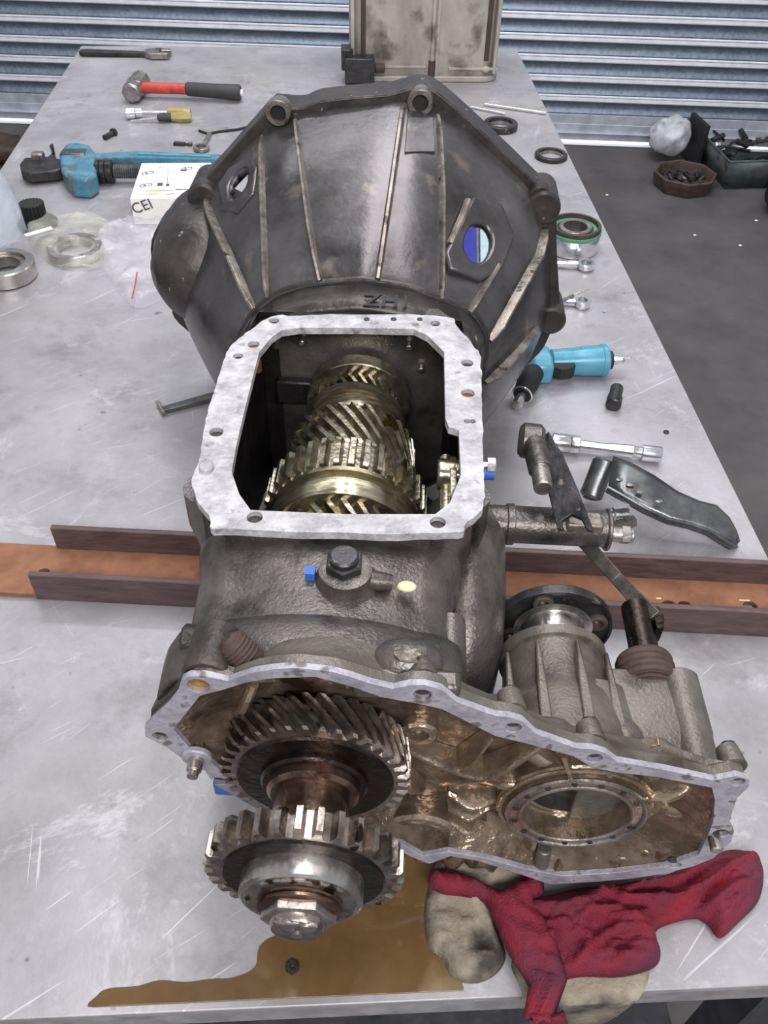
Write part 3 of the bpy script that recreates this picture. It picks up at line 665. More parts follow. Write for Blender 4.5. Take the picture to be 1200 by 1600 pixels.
m = M(); m.loft([[Vector((x, y, z)) for x, z in shr(to, f, d_)] for y, f, d_ in ((.1165, .975, 0), (.122, .955, .35), (.134, .945, .9), (.142, .93, 1.05))], False)
obj('housing_wall', m, 'transfer_casting', tc, local=True)
m = M(); m.loft([[Vector((x+dx_, y, z)) for x, z in [(G(px, py, y=YT).x, G(px, py, y=YT).z) for px, py in ((227, 1150), (227, 1137), (262, 1105), (278, 1084), (284, 1063), (305, 1060), (302, 1085), (285, 1110), (262, 1140), (250, 1160))]] for y, dx_ in ((.1165, 0), (.134, .003))]); obj('wing_side', m, 'dark_casting', tc, local=True, bevel=.003)
for p_, r, mt_ in thp:
    m = M(); m.cyl((p_[0], .1165, p_[1]), (p_[0]-.001, .132, p_[1]-.002), r+.0045, 20, r1=r+.003); obj('rim_boss', m, 'transfer_casting', tc, local=True)
HC = (.198, .138)                                     # big bearing bore
bore2 = G(655, 1268, y=.14); hole3 = G(985, 1212, y=.14)
m = M(); m.plate(shr(to, .93, 1.0), [circ(HC[0], HC[1], .040, 40), circ(bore2.x, bore2.z, .0205, 28), circ(hole3.x, hole3.z, .007, 16)], .1345, .1415, XZ); wall = obj('back_wall', m, 'oily_casting', tc, local=True, bevel=.001)
m = M(); m.loft([[Vector((x, y, z)) for x, z in shr(ti, f, d_)] for y, f, d_ in ((.1095, 1.001, 0), (.120, .975, .35), (.1348, .93, 1.0))], False); obj('pan_side', m, 'oily_casting', tc, local=True)
# bearing seat rings round the bore
m = M(); m.ringpart((HC[0], .114, HC[1]), (0, 1, 0), .0405, .0535, .03, 64); obj('bearing_seat', m, 'oily_ridge', tc, local=True)
m = M(); m.torus((HC[0], .114, HC[1]), (0, 1, 0), .052, .0022, 64, 8); m.torus((HC[0], .1135, HC[1]), (0, 1, 0), .0425, .0016, 64, 8); obj('seat_bead', m, 'worn_steel', tc, local=True)
m = M(); m.ringpart((HC[0], .1195, HC[1]), (0, 1, 0), .0535, .0605, .016, 64, .002); obj('seat_shoulder', m, 'oily_casting', tc, local=True)
m = M(); m.torus((HC[0], .119, HC[1]), (0, 1, 0), .0575, .0018, 64, 8); obj('shoulder_bead', m, 'oily_ridge', tc, local=True)
m = M(); m.ringpart((HC[0], .135, HC[1]), (0, 1, 0), .036, .0405, .06, 64); obj('bore_liner', m, 'bearing_steel', tc, local=True)
for k in range(14):
    a = .5+k*.42; x, z = HC[0]+.0472*math.cos(a), HC[1]+.0472*math.sin(a)
    m = M(); m.cyl((x, .1145, z), (x, .1125, z), .0022, 8); obj('seat_pip', m, 'dark_casting', tc, local=True)
m = M(); m.ringpart((bore2.x, .119, bore2.z), (0, 1, 0), .0205, .031, .05, 48, .003); obj('idler_seat', m, 'oily_ridge', tc, local=True)
m = M(); m.cyl((bore2.x, .155, bore2.z), (bore2.x, .140, bore2.z), .0205, 30); obj('idler_bore', m, 'worn_steel', tc, local=True)
m = M(); m.ringpart((hole3.x, .124, hole3.z), (0, 1, 0), .007, .0115, .02, 24); obj('pin_seat', m, 'oily_ridge', tc, local=True)
for px, py, y, r, mt_ in ((655, 1146, .128, .014, 'oily_ridge'), (342, 1130, .128, .013, 'gear_dark'), (300, 1140, .13, .010, 'oily_ridge'), (1050, 1255, .14, .012, 'oily_casting')):
    g = G(px, py, y=y); m = M(); m.ringpart((g.x, y-.002, g.z), (0, 1, 0), r*.5, r, .03, 28, .002); m.cyl((g.x, y+.01, g.z), (g.x, y+.02, g.z), r*.52, 6); obj('bolt_boss', m, mt_, tc, local=True)
g = G(306, 1190, y=.10); m = M(); m.cyl((g.x, .115, g.z), (g.x, .092, g.z), .0055, 16, ch=.001); m.cyl((g.x, .092, g.z), (g.x, .088, g.z), .004, 16); obj('dowel', m, 'bearing_steel', tc, local=True)
m = M(); m.ringpart((g.x, .1015, g.z), (0, 1, 0), .005, .011, .005, 24); obj('dowel_collar', m, 'gasket_lilac', tc, local=True)
g = G(318, 1098, y=.13); m = M(); m.cyl((g.x, .15, g.z), (g.x, .126, g.z), .003, 12); obj('small_plug', m, 'bearing_steel', tc, local=True)
def wrib(a, b, w_=.006, h=.026, mt_='oily_ridge', y=.134):
    h *= .78
    A = G(*a, y=.125); B = G(*b, y=.125); d = Vector((B.x-A.x, 0, B.z-A.z)); nn = Vector((d.z, 0, -d.x)).normalized()*w_/2; n = 8
    m = M(); rings = []
    for k in range(n+1):
        p_ = Vector((A.x, y, A.z))+d*k/n; hh = h*(.75+.25*math.cos(PI*(k/n-.5)*1.6))
        rings.append([p_+nn, p_+nn*.9-Vector((0, hh*.8, 0)), p_+nn*.4-Vector((0, hh, 0)), p_-nn*.4-Vector((0, hh, 0)), p_-nn*.9-Vector((0, hh*.8, 0)), p_-nn])
    m.loft(rings); obj('wall_rib', m, mt_, tc, local=True)
for a, b, *r in [((612, 1160), (830, 1222)), ((690, 1225), (850, 1165)), ((830, 1215), (760, 1225), .012, .02), ((700, 1200), (770, 1150)), ((880, 1180), (905, 1225), .007), ((905, 1225), (965, 1195), .007),
                 ((985, 1245), (1100, 1215), .010), ((1010, 1265), (1112, 1268), .016, .018), ((1000, 1240), (1030, 1262)), ((985, 1310), (1075, 1325), .009, .022), ((700, 1262), (765, 1262), .008), ((700, 1282), (760, 1285), .006),
                 ((612, 1300), (770, 1300), .006), ((640, 1318), (790, 1318), .010, .015), ((1010, 1285), (1045, 1300), .02, .01), ((620, 1200), (660, 1235), .006), ((820, 1318), (840, 1300), .008), ((700, 1240), (775, 1250), .008), ((580, 1215), (612, 1160), .006), ((395, 1075), (372, 1120), .008, .02), ((740, 1212), (800, 1232), .016, .012), ((830, 1190), (880, 1205), .014, .014)]:
    wrib(a, b, *r)
for j, (y_, rr_0, ofs) in enumerate(((.118, .006, 0), (.124, .0075, -8), (.130, .007, -18))):
    m = M(); P = []; Q = []
    for k in range(61):                               # lumpy oil-wet casting along the bottom edge
        t = k/60; g = G(618+t*450, 1322+ofs+26*math.sin(t*PI)+5*math.sin(k*1.3+j), y=y_); P.append(Vector((g.x, y_+.003*math.sin(k*.9+j*2), max(.02, g.z)))); Q.append(rr_0*(1+.38*math.sin(k*1.15+j)+.25*math.sin(k*2.9)))
    m.tube(P, Q, 10); obj('casting_lumps', m, 'oily_casting', tc, local=True, smooth=70)
g = G(848, 1345, y=.11); m = M(); m.cyl((g.x, .11, g.z-.008), (g.x, .115, g.z+.012), .006, 14, ch=.001); obj('stud', m, 'transfer_casting', tc, local=True)
g = G(1118, 1318, y=.10); m = M(); m.cyl((g.x, .11, g.z), (g.x, .094, g.z), .005, 14, ch=.001); obj('dowel', m, 'bearing_steel', tc, local=True)
g = G(816, 1292, y=.115)
# housings behind the face
m = M(); m.lathe((.190, .165, .150), (0, 1, 0), [(-.03, .060), (0, .056), (.02, .052), (.03, .049), (.034, .0465), (.05, .0445), (.078, .0435), (.079, .0465), (.088, .0465), (.090, .040)], 56, False)
obj('output_housing', m, 'transfer_casting', tc, local=True, smooth=40)
for a in (.7, 1.35, 2.0, 2.6):
    x, z = .19+.05*math.cos(a), .15+.05*math.sin(a); m = M(); m.loft([[Vector((x+c*dx_, y, z+s*dx_)) for c, s in ((-.5, -1), (.5, -1), (.5, 1), (-.5, 1))] for y, dx_ in ((.15, .010), (.195, .007), (.235, .003))]); obj('housing_web', m, 'transfer_casting', tc, local=True, bevel=.002)
m = M(); m.lathe((.196, .245, .140), (0, 1, 0), [(0, .030), (.03, .029), (.045, .030), (.047, .036)], 48); obj('flange_hub', m, 'bearing_steel', tc, local=True)
def dring(c, y0, y1, ro, ri, holes, hr):
    m = M(); m.plate(circ(c[0], c[1], ro, 64), [circ(c[0], c[1], ri, 40)]+[circ(c[0]+(ro+ri)*.5*1.06*math.cos(a), c[1]+(ro+ri)*.5*1.06*math.sin(a), hr, 14) for a in holes], y0, y1, XZ); return m
dc = G(865, 973, y=.30)
dc.z -= .004; m = dring((dc.x, dc.z), .297, .304, .0535, .022, [.35, 1.95, 3.45, 5.1], .0065); fln = obj('output_flange', m, 'black_steel', tc, local=True, bevel=.001)
m = M(); m.ringpart((dc.x, .295, dc.z), (0, 1, 0), .0505, .0535, .002, 64, .0005); obj('flange_lip', m, 'black_steel', fln, local=True)
for a in (.35, 1.95, 3.45, 5.1):
    r_ = (.0535+.022)*.53; m = M(); m.ringpart((dc.x+r_*math.cos(a), .292, dc.z+r_*math.sin(a)), (0, 1, 0), .0055, .0095, .006, 20); obj('bolt_seat', m, 'rusty_dark', fln, local=True)
# shift side: box with rounded column, boots and rail
g1 = G(955, 1066, y=.215); g2 = G(1098, 1066, y=.215); zt = .172
def rbox(y, x0, x1, zt_, zb_, cr=.010):
    P = []
    for k in range(5): a = PI/2*k/4; P.append(Vector((x1-cr+cr*math.cos(a), y, zt_-cr+cr*math.sin(a))))
    for k in range(5): a = PI/2+PI/2*k/4; P.append(Vector((x0+cr+cr*math.cos(a), y, zt_-cr+cr*math.sin(a))))
    return P+[Vector((x0, y, zb_)), Vector((x1, y, zb_))]
m = M(); m.loft([rbox(.13, .200, .300, .176, .03), rbox(.17, .208, .306, .180, .03), rbox(.225, .228, .306, .178, .03)]); obj('shift_housing', m, 'transfer_casting', tc, local=True, bevel=.002)
g = G(1084, 1100, z=.175); m = M(); m.cyl((g.x-.006, .13, .168), (g.x-.006, .225, .168), .0165, 28, ch=.002); obj('housing_column', m, 'transfer_casting', tc, local=True)
m = M(); m.lathe((.212, .146, .148), (0, 1, 0), [(0, .0455), (.035, .043), (.059, .041), (.064, .038), (.0645, .030)], 40, False); obj('housing_bridge', m, 'transfer_casting', tc, local=True, bevel=.006)
for px, py, r in ((905, 1170, .018), (980, 1150, .017), (830, 1120, .014)):
    g = G(px, py, z=.19); m = M(); m.sphere((g.x, g.y, .176), r, 1, 1.4, 1, 20, 12); obj('cast_bump', m, 'transfer_casting', tc, local=True)
rl0 = G(1001, 950, z=.175); rl1 = G(1010, 1045, z=.175); rx = (rl0.x+rl1.x)/2
m = M(); m.cyl((rx, .226, .170), (rx, rl0.y+.006, .170), .0125, 24, ch=.001); rail = obj('shift_rail', m, 'gear_dark', tc, local=True)
m = M()
for k in range(4): m.torus((rx, .222+k*.0065, .163), (0, 1, 0), .0215-.0005*k, .0042, 36, 8)
m.cyl((rx, .215, .163), (rx, .246, .163), .02, 30); obj('rail_boot', m, 'rusty_dark', tc, local=True)
# ---- output shaft and gears at the front
m = M(); m.lathe((0, -.005, ZS), (0, 1, 0), [(0, .013), (.001, .0165), (.004, .018), (.010, .0185), (.011, .018), (.02, .018)], 36); sh = obj('output_shaft', m, 'gear_steel', gb, local=True)
m = M(); m.cyl((0, .05, ZS), (0, .20, ZS), .0265, 48); m.cyl((0, .086, ZS), (0, .098, ZS), .033, 48, ch=.003); obj('shaft_sleeve', m, 'dark_shaft', sh, local=True)
m = M(); m.sphere((-.005, -.003, ZS+.010), .0075, 1.2, .5, .8, 10, 8, nz=.6, seed=4); m.sphere((.007, -.003, ZS+.009), .007, 1, .5, .8, 10, 8, nz=.6, seed=9); m.cyl((0, -.0045, ZS-.003), (0, -.0062, ZS-.003), .004, 12); obj('staked_end', m, 'worn_steel', sh, local=True)
m = M(); m.gear(0, ZS, .100, .1295, .0685, .0085, 37, bore=.03, twist=.42, tip=.3); og = obj('output_gear', m, 'gear_steel', gb, local=True, smooth=30)
m = M(); m.ringpart((0, .094, ZS), (0, 1, 0), .028, .0385, .012, 48, .002); obj('gear_hub', m, 'gear_dark', og, local=True)
m = M(); m.ringpart((0, .0985, ZS), (0, 1, 0), .03, .0575, .006, 64, .002); obj('gear_web', m, 'gear_dark', og, local=True)
m = M(); m.gear(0, ZS, .030, .0485, .0665, .0088, 31, bore=.02, tip=.3, phase=.06); fg = obj('front_gear', m, 'gear_steel', gb, local=True, smooth=30)
m = M(); m.ringpart((0, .0285, ZS), (0, 1, 0), .02, .056, .008, 64, .003); obj('gear_web', m, 'gear_dark', fg, local=True)
m = M(); m.lathe((0, .012, ZS), (0, 1, 0), [(0.002, .034), (.002, .0385), (.0035, .0405), (.017, .0405), (.0185, .039), (.0185, .037), (.0205, .037), (.0205, .0402), (.0215, .0402), (.022, .03)], 64); br = obj('ball_bearing', m, 'bearing_steel', gb, local=True)
m = M(); m.ringpart((0, .0125, ZS), (0, 1, 0), .026, .0365, .003, 48, .001); obj('bearing_seal', m, 'gear_steel', br, local=True)
m = M(); m.lathe((0, .006, ZS), (0, 1, 0), [(0, .022), (.001, .026), (.002, .0275), (.004, .0275), (.0045, .0255), (.007, .0285), (.009, .027)], 48); obj('thrust_collar', m, 'dark_shaft', gb, local=True)
m = M(); m.hexa((0, .009, ZS), (0, -1, 0), .0245, .008); obj('shaft_nut', m, 'worn_steel', gb, local=True, bevel=.0006)
# blue painted bracket and bolt peeking below the left wing
g = G(360, 1245, y=.13); m = M(); m.box((g.x, .15, g.z), (.03, .03, .018)); obj('blue_tab', m, 'blue_mark', gb, local=True, bevel=.002)
g = G(768, 728, z=.25); m = M(); m.cyl((g.x-.022, g.y, .25), (g.x, g.y, .25), .004, 12); m.hexa((g.x-.004, g.y, .25), (1, 0, 0), .0075, .008); sb_ = obj('side_bolt', m, 'bearing_steel', gb, local=True)
m = M(); m.cyl((g.x-.010, g.y-.002, .243), (g.x+.003, g.y-.002, .243), .0065, 12); obj('blue_cap', m, 'blue_mark', sb_, local=True)
# ---- side casting and shift tube on the right
TZ = .168; tp = G(860, 822, z=TZ)
m = M(); m.loft([[Vector((c[0]+rx_*math.cos(2*PI*k/28), c[1]+ry_*.35*math.sin(2*PI*k/28), c[2]+rz_*math.sin(2*PI*k/28)*-1)) for k in range(28)] for c, rx_, ry_, rz_ in
     (((.10, .415, .15), .02, .02, .03), ((.108, .40, .165), .035, .03, .05), ((.112, .36, .170), .040, .03, .062), ((.112, .30, .165), .038, .03, .070), ((.110, .25, .155), .036, .03, .066), ((.106, .215, .14), .032, .03, .05), ((.105, .195, .12), .02, .02, .03))])
obj('side_cover', m, 'case_casting', gb, local=True, smooth=70)
tx1 = G(950, 822, z=TZ).x
m = M(); m.cyl((.10, tp.y, TZ), (tx1, tp.y, TZ), .0185, 32, ch=.0015); m.cyl((.155, tp.y, TZ), (.163, tp.y, TZ), .0205, 32, ch=.001); m.cyl((tx1-.004, tp.y-.001, TZ), (tx1, tp.y-.001, TZ), .021, 32, ch=.001); tube = obj('shift_tube', m, 'case_casting', gb, local=True)
m = M(); m.cyl((tx1-.01, tp.y-.004, TZ-.002), (tx1+.024, tp.y-.004, TZ-.004), .0075, 16, ch=.001); m.hexa((tx1+.012, tp.y-.004, TZ-.003), (1, 0, -.05), .009, .009); obj('tube_pin', m, 'worn_steel', tube, local=True)
m = M(); m.box(((G(905, 810, z=TZ).x), tp.y-.006, TZ+.012), (.036, .02, .014)); obj('tube_slot', m, 'rib_metal', tube, local=True, bevel=.003)
# lever
def GL(px, py, z): return G(px, py, z=z)
def flat(pa, pb, wa, wb, th): 
    d = (pb-pa).normalized(); n = (cg-(pa+pb)/2).normalized(); s_ = d.cross(n).normalized(); n = s_.cross(d)
    return [[p_+s_*w_/2*a+n*th/2*b for a, b in ((-1, -1), (1, -1), (1, 1), (-1, 1))] for p_, w_ in ((pa, wa), (pb, wb))]
lev = M(); A_ = GL(845, 690, .225); B_ = GL(900, 815, .205)
lv_out = [(842, 690), (858, 676), (880, 712), (902, 762), (925, 822), (926, 831), (918, 830), (908, 812), (893, 806), (878, 815), (881, 829), (872, 829), (862, 790), (850, 742)]
n_ = (cg-(A_+B_)/2).normalized(); d_ = (B_-A_).normalized(); s_ = d_.cross(n_).normalized(); n_ = s_.cross(d_)
def onp(px, py):
    d = GI.to_3x3()@ray(px, py); t = (A_-cg).dot(n_)/d.dot(n_); q = cg+d*t-A_; return (q.dot(s_), q.dot(d_))
lev.plate([onp(*p_) for p_ in lv_out], [], -.003, .003, lambda a, b, h: A_+s_*a+d_*b+n_*h)
lever = obj('shift_lever', lev, 'black_steel', gb, local=True, bevel=.001, label='black forked shift lever')
m = M(); pa = GL(905, 838, .150); pb = GL(965, 905, .165); pc = GL(1022, 966, .178)
m.loft(flat(pa, pb, .014, .0125, .006)); m.loft(flat(pb, pc, .0125, .015, .006)); obj('link_blade', m, 'worn_black', lever, local=True, bevel=.0008)
g = GL(1018, 962, .176); m = M(); m.box((g.x+.004, g.y-.004, .170), (.007, .024, .020)); m.cyl((g.x-.006, g.y, .171), (g.x+.011, g.y, .171), .006, 16, ch=.001); obj('rail_fork', m, 'gear_dark', lever, local=True, bevel=.002)
g = GL(834, 690, .23); m = M(); m.cyl((g.x-.014, g.y+.004, .228), (g.x+.010, g.y+.002, .228), .0175, 28, ch=.004); m.cyl((g.x-.001, g.y, .232), GL(845, 735, .232), .0115, 24, ch=.001); lb = obj('lever_boss', m, 'case_casting', lever, local=True)
m = M(); m.cyl(GL(844, 732, .233), GL(849, 764, .234), .0088, 20, ch=.0015); obj('boss_pin', m, 'worn_steel', lb, local=True)
# ================================================================ things on the bench and floor
def P0_(px, py, z=0): return W(px, py, z=z)
# casting at the back of the bench
c = (W(535, 122, z=0)+W(778, 122, z=0))/2; x0 = W(540, 118, z=0).x; x1 = W(774, 118, z=0).x; y0 = W(650, 128, z=0).y
mat('tan_casting', (138, 132, 125), (186, 179, 170), .55, .2, 9, .4, (92, 86, 82), 13, .55, w3=.14, stretch=(1, 1, .5), bscale=160)
bc = thing('gearbox_casing', 'tall dirty tan cast housing standing upright at far end of bench', 'casing', (c.x, y0+.12, 0))
def rr(xa, xb, ya, yb, cr, n=5):
    P = []
    for cx, cy, a0_ in ((xb-cr, yb-cr, 0), (xa+cr, yb-cr, 90), (xa+cr, ya+cr, 180), (xb-cr, ya+cr, 270)):
        for k in range(n+1): a = math.radians(a0_+90*k/n); P.append((cx+cr*math.cos(a), cy+cr*math.sin(a)))
    return P
H_ = .42
m = M(); m.loft([[Vector((x, y, z)) for x, y in rr(x0+.012+i, x1-.012-i, y0+.006+i, y0+.23, .04, 8)] for z, i in ((.012, .004), (.03, 0), (H_, 0))]); cs = obj('casing_body', m, 'tan_casting', bc, bevel=.002)
m = M(); m.loft([[Vector((x, y, z)) for x, y in rr(x0, x1, y0-.004, y0+.24, .045, 8)] for z in (.001, .014)]); obj('end_flange', m, 'tan_casting', bc, bevel=.002)
m = M(); m.loft([[Vector((x, y, z)) for x, y in rr(x0, x1, y0-.004, y0+.24, .045, 8)] for z in (H_-.014, H_)]); obj('end_flange', m, 'tan_casting', bc, bevel=.002)
sx = W(675, 100, y=y0).x
m = M(); m.cyl((sx, y0+.004, .012), (sx, y0+.004, H_-.01), .0055, 12); m.box((sx+.012, y0+.004, .21), (.006, .006, .40)); obj('seam_rib', m, 'tan_casting', bc)
m = M(); m.cyl((sx, y0+.002, .004), (sx, y0+.002, .05), .009, 14); obj('seam_bolt', m, 'rusty_dark', bc)
for xa in (x0+.018, x1-.014):
    m = M(); m.box((xa, y0+.012, .22), (.010, .03, .40)); obj('side_rib', m, 'tan_casting', bc, bevel=.002)
for xa in (x0+.045, x1-.036):
    m = M(); m.box((xa, y0+.0065, .23), (.012, .004, .36)); obj('dark_streak', m, 'rusty_dark', bc, bevel=.001)  # dark strips down the front face, beside the side ribs
m = M(); m.box((x0+.035, y0-.012, .034), (.075, .04, .06)); m.box((x0+.004, y0+.01, .055), (.03, .05, .05)); obj('mount_block', m, 'black_steel', bc, bevel=.003)
m = M(); m.cyl((x0+.1, y0-.002, .034), (x0+.075, y0-.002, .034), .011, 16, ch=.002); obj('drain_plug', m, 'rusty_dark', bc)
m = M(); m.box(((sx+x1)/2+.02, y0+.002, .032), (.13, .008, .006)); m.sphere((x1-.035, y0+.004, .03), .012, 1, .6, .7, 12, 8); m.box(((sx+x0)/2+.03, y0+.002, .036), (.13, .008, .006)); obj('cast_ledge', m, 'tan_casting', bc, bevel=.001)

# adjustable wrench over the back corner
a = W(124, 79, z=.012); b = W(232, 82, z=.012); c = W(255, 80, z=.012)
t = thing('adjustable_wrench', 'dark adjustable wrench lying along back left edge of bench', 'wrench', tuple(W(200, 80, z=0)))
d = (b-a).normalized(); n = Vector((-d.y, d.x, 0))
def plank(pts, h0, h1): m = M(); m.plate(pts, [], h0, h1, lambda u, v, h: Vector((u, v, h))); return m
def along(o_, d_, prof): n_ = Vector((-d_.y, d_.x, 0)); return [tuple((o_+d_*u+n_*v).xy) for u, v in prof]
L_ = (b-a).length
m = plank(along(a, d, [(0, -.008), (.006, -.014), (.03, -.015), (L_-.02, -.009), (L_, -.009), (L_, .009), (L_-.02, .009), (.03, .015), (.006, .014), (0, .008)]), .003, .013); obj('handle', m, 'black_steel', t, bevel=.002)
m = plank(along(b, d, [(-.01, -.010), (.012, -.026), (.055, -.022), (.062, -.012), (.030, -.006), (.026, .006), (.060, .010), (.056, .024), (.016, .028), (-.01, .014)]), .002, .017); obj('jaw', m, 'worn_steel', t, bevel=.002)
m = M(); m.cyl(b+d*.018+n*.012, b+d*.034+n*.012, .007, 14); obj('adjusting_screw', m, 'black_steel', t)

# club hammer
t = thing('hammer', 'club hammer with red shaft and black rubber grip', 'hammer', tuple(W(290, 150, z=0)))
hz = .024; a = W(222, 137, z=hz); b = W(293, 139, z=hz); c = W(376, 145, z=hz-.004)
m = M(); m.cyl(a, b, .0125, 20, r1=.0125); obj('shaft', m, 'red_handle', t)
m = M(); d = (c-b).normalized(); m.lathe(b-d*.004, d, [(0, .0125), (.004, .0155), (.03, .016), ((c-b).length*.6, .0165), ((c-b).length, .0185), ((c-b).length+.004, .016)], 20); g_ = obj('grip', m, 'black_grip', t)
m = M(); m.cyl(c, c+d*.006, .008, 14, ch=.001); obj('grip_end', m, 'white_paint', g_)
h = W(213, 135, z=.025); d = Vector((-.10, -1, .0)).normalized()
m = M(); m.lathe(h-d*.052, d, [(0, .019), (.004, .0235), (.02, .024), (.038, .0195), (.066, .0195), (.084, .024), (.10, .0235), (.104, .019)], 8); m.box(h, (.034, .034, .036), rz=math.radians(-6)); obj('head', m, 'worn_steel', t, bevel=.002)

# chrome socket on an amber-handled driver, small screwdriver below it
t = thing('socket_driver', 'chrome socket on a spinner with amber handle, beside the hammer', 'driver', tuple(W(240, 178, z=0)))
z = .013; a = W(197, 177, z=z); b = W(222, 176, z=z); c = W(262, 176, z=z); e = W(298, 178, z=z)
d = (b-a).normalized(); m = M(); m.lathe(a, d, [(0, .0125), (.001, .0135), ((b-a).length*.55, .0135), ((b-a).length*.6, .011), ((b-a).length*.75, .0115), ((b-a).length, .0115)], 20); obj('socket', m, 'chrome', t)
m = M(); m.cyl(b, c, .0045, 12); obj('shaft', m, 'chrome', t)
d = (e-c).normalized(); m = M(); m.lathe(c, d, [(0, .008), (.006, .0115), ((e-c).length*.8, .0125), ((e-c).length, .009)], 8); obj('handle', m, 'amber', t)
t = thing('screwdriver', 'short screwdriver with grey collar and amber handle below the socket driver', 'screwdriver', tuple(W(250, 188, z=0)))
z = .0105; a = W(204, 189, z=.004); b = W(246, 184, z=z); c = W(268, 183, z=z); e = W(299, 183, z=z)
m = M(); m.cyl(a, b, .0018, 10, r1=.0028); obj('blade', m, 'chrome', t)
m = M(); m.cyl(b, c, .008, 14, r1=.0095, ch=.002); obj('collar', m, 'black_grip', t)
d = (e-c).normalized(); m = M(); m.lathe(c, d, [(0, .009), (.02, .0115), ((e-c).length*.8, .0115), ((e-c).length, .008)], 6); obj('handle', m, 'amber', t)
# dark bolt
t = thing('bolt', 'short dark hex bolt alone on bench above the blue pipe wrench', 'bolt', tuple(W(172, 210, z=0)))
a = W(163, 215, z=.006); b = W(176, 208, z=.006); d = (b-a).normalized(); m = M(); m.cyl(a, b, .0055, 14); obj('shank', m, 'black_steel', t)
m = M(); m.hexa(b, d, .0095, .008); obj('head', m, 'black_steel', t)
# odds and ends
a = W(272, 224, z=.003); b = W(300, 226, z=.003); d = (b-a).normalized()
m = M(); m.box((a+d*.012), (.024, .012, .005), rz=math.atan2(d.y, d.x)); m.box((a+b)/2, ((b-a).length, .004, .004), rz=math.atan2(d.y, d.x)); m.cyl(b-d*.008, b, .0045, 10)
single('pin_punch', m, 'black_steel', 'tiny dark steel pin lying above the blue wrench handle', 'pin', W(285, 225, z=0))
t = thing('ring_spanner', 'grey ring spanner partly behind the bell housing left edge', 'spanner', tuple(W(316, 232, z=0)))
g = W(315, 232, z=.004); m = M(); m.ringpart(g-Vector((0, 0, .003)), (0, 0, 1), .011, .018, .008, 28); obj('ring_end', m, 'worn_steel', t)
b = W(328, 208, z=.004); d = (b-g).normalized(); m = M(); m.box(g+d*.05, (.07, .010, .005), rz=math.atan2(d.y, d.x)); obj('shank', m, 'worn_steel', t, bevel=.001)
m = M(); m.tube([W(x, y, z=.003) for x, y in [(311, 204), (325, 209), (345, 205), (372, 202), (395, 196)]], .0028, 8)
single('wire', m, 'black_rubber', 'thin black wire running behind the bell housing rim', 'wire', W(340, 206, z=0))

# pipe wrench
t = thing('pipe_wrench', 'big blue pipe wrench with black hook jaw and threaded rod', 'pipe wrench', tuple(W(120, 262, z=0)))
hk = [(32, 262), (40, 252), (76, 250), (84, 243), (78, 232), (84, 228), (88, 252), (102, 256), (104, 268), (88, 272), (45, 276), (34, 272)]
m = plank([tuple(W(x, y, z=.02).xy) for x, y in hk], .006, .028); obj('hook_jaw', m, 'black_steel', t, bevel=.003)
p_ = W(60, 246, z=.03); m = M(); m.box((p_.x, p_.y, .032), (.024, .02, .018)); obj('jaw_pad', m, 'worn_steel', t, bevel=.003)
hd = [(94, 248), (104, 235), (126, 232), (142, 236), (150, 246), (152, 282), (140, 291), (112, 289), (98, 276)]
m = plank([tuple(W(x, y, z=.028).xy) for x, y in hd], .002, .042); obj('frame', m, 'blue_paint', t, bevel=.007)
p_ = W(115, 240, z=.04); m = M(); m.box((p_.x, p_.y+.002, .04), (.05, .03, .009)); obj('frame_cap', m, 'bracket_steel', t, bevel=.003)
a = W(150, 268, z=.024); b = W(182, 268, z=.024); m = M(); d = (b-a).normalized()
m.lathe(a, d, [(0, .019), (.002, .0225), (.009, .0225), (.010, .021), (.012, .0225), (.020, .0225), (.021, .021), (.023, .0225), (.034, .0225), (.036, .018)], 28); obj('knurled_nut', m, 'black_steel', t)
c = W(240, 270, z=.024); m = M(); n_ = 34; m.lathe(b-d*.01, d, [((c-b).length*k/n_, .0125+(.0018 if k % 2 else 0)) for k in range(n_+1)], 18); obj('threaded_rod', m, 'bracket_steel', t)
e = W(392, 274, z=.024)
a = W(140, 243, z=.034); b = W(215, 243, z=.03); c = W(345, 247, z=.03)
def bar(pts, hw, h0, h1):
    L = [Vector(p) for p in pts]; s1 = []; s2 = []
    for i, p in enumerate(L):
        dd = (L[min(i+1, len(L)-1)]-L[max(0, i-1)]).normalized(); nn = Vector((-dd.y, dd.x, 0)); ww = hw[i] if isinstance(hw, (list, tuple)) else hw
        s1.append(tuple((p+nn*ww).xy)); s2.append(tuple((p-nn*ww).xy))
    return plank(s1+s2[::-1], h0, h1)
e = W(420, 249, z=.03)
m = bar([a, b, c, e], [.012, .015, .012, .012], .016, .034); obj('handle', m, 'blue_paint', t, bevel=.004)
m = bar([W(215, 241, z=.035), W(330, 245, z=.035)], .004, .033, .038); obj('handle_rib', m, 'gun_blue', t, bevel=.001)

# carton
hz = .052; q = [W(221, 255, z=hz), W(330, 254, z=hz), W(316, 309, z=hz), W(203, 310, z=hz)]
cc = sum(q, Vector())/4; t = thing('carton', 'small white cardboard parts box with printed label beside bell housing', 'box', (cc.x, cc.y, 0))
m = M(); m.loft([[Vector((p.x, p.y, .0005)) for p in q], [Vector((p.x, p.y, hz)) for p in q]]); obj('box', m, 'carton', t, bevel=.001)
ex = (q[2]-q[3]).normalized(); ey = (q[0]-q[3]).normalized()
def topt(name, s, size, px, py, rot, mt_='ink'):
    p_ = W(px, py, z=hz); r_ = math.atan2(ex.y, ex.x)+math.radians(rot)
    text(name, s, size, mt_, Matrix.Translation(Vector((p_.x, p_.y, hz+.0004))) @ Matrix.Rotation(r_, 4, 'Z'), t)
topt('print', 'CEI', .018, 231, 270, 205); topt('print', 'CEI', .018, 228, 289, 205); topt('print', 'CEI', .016, 292, 263, 190)
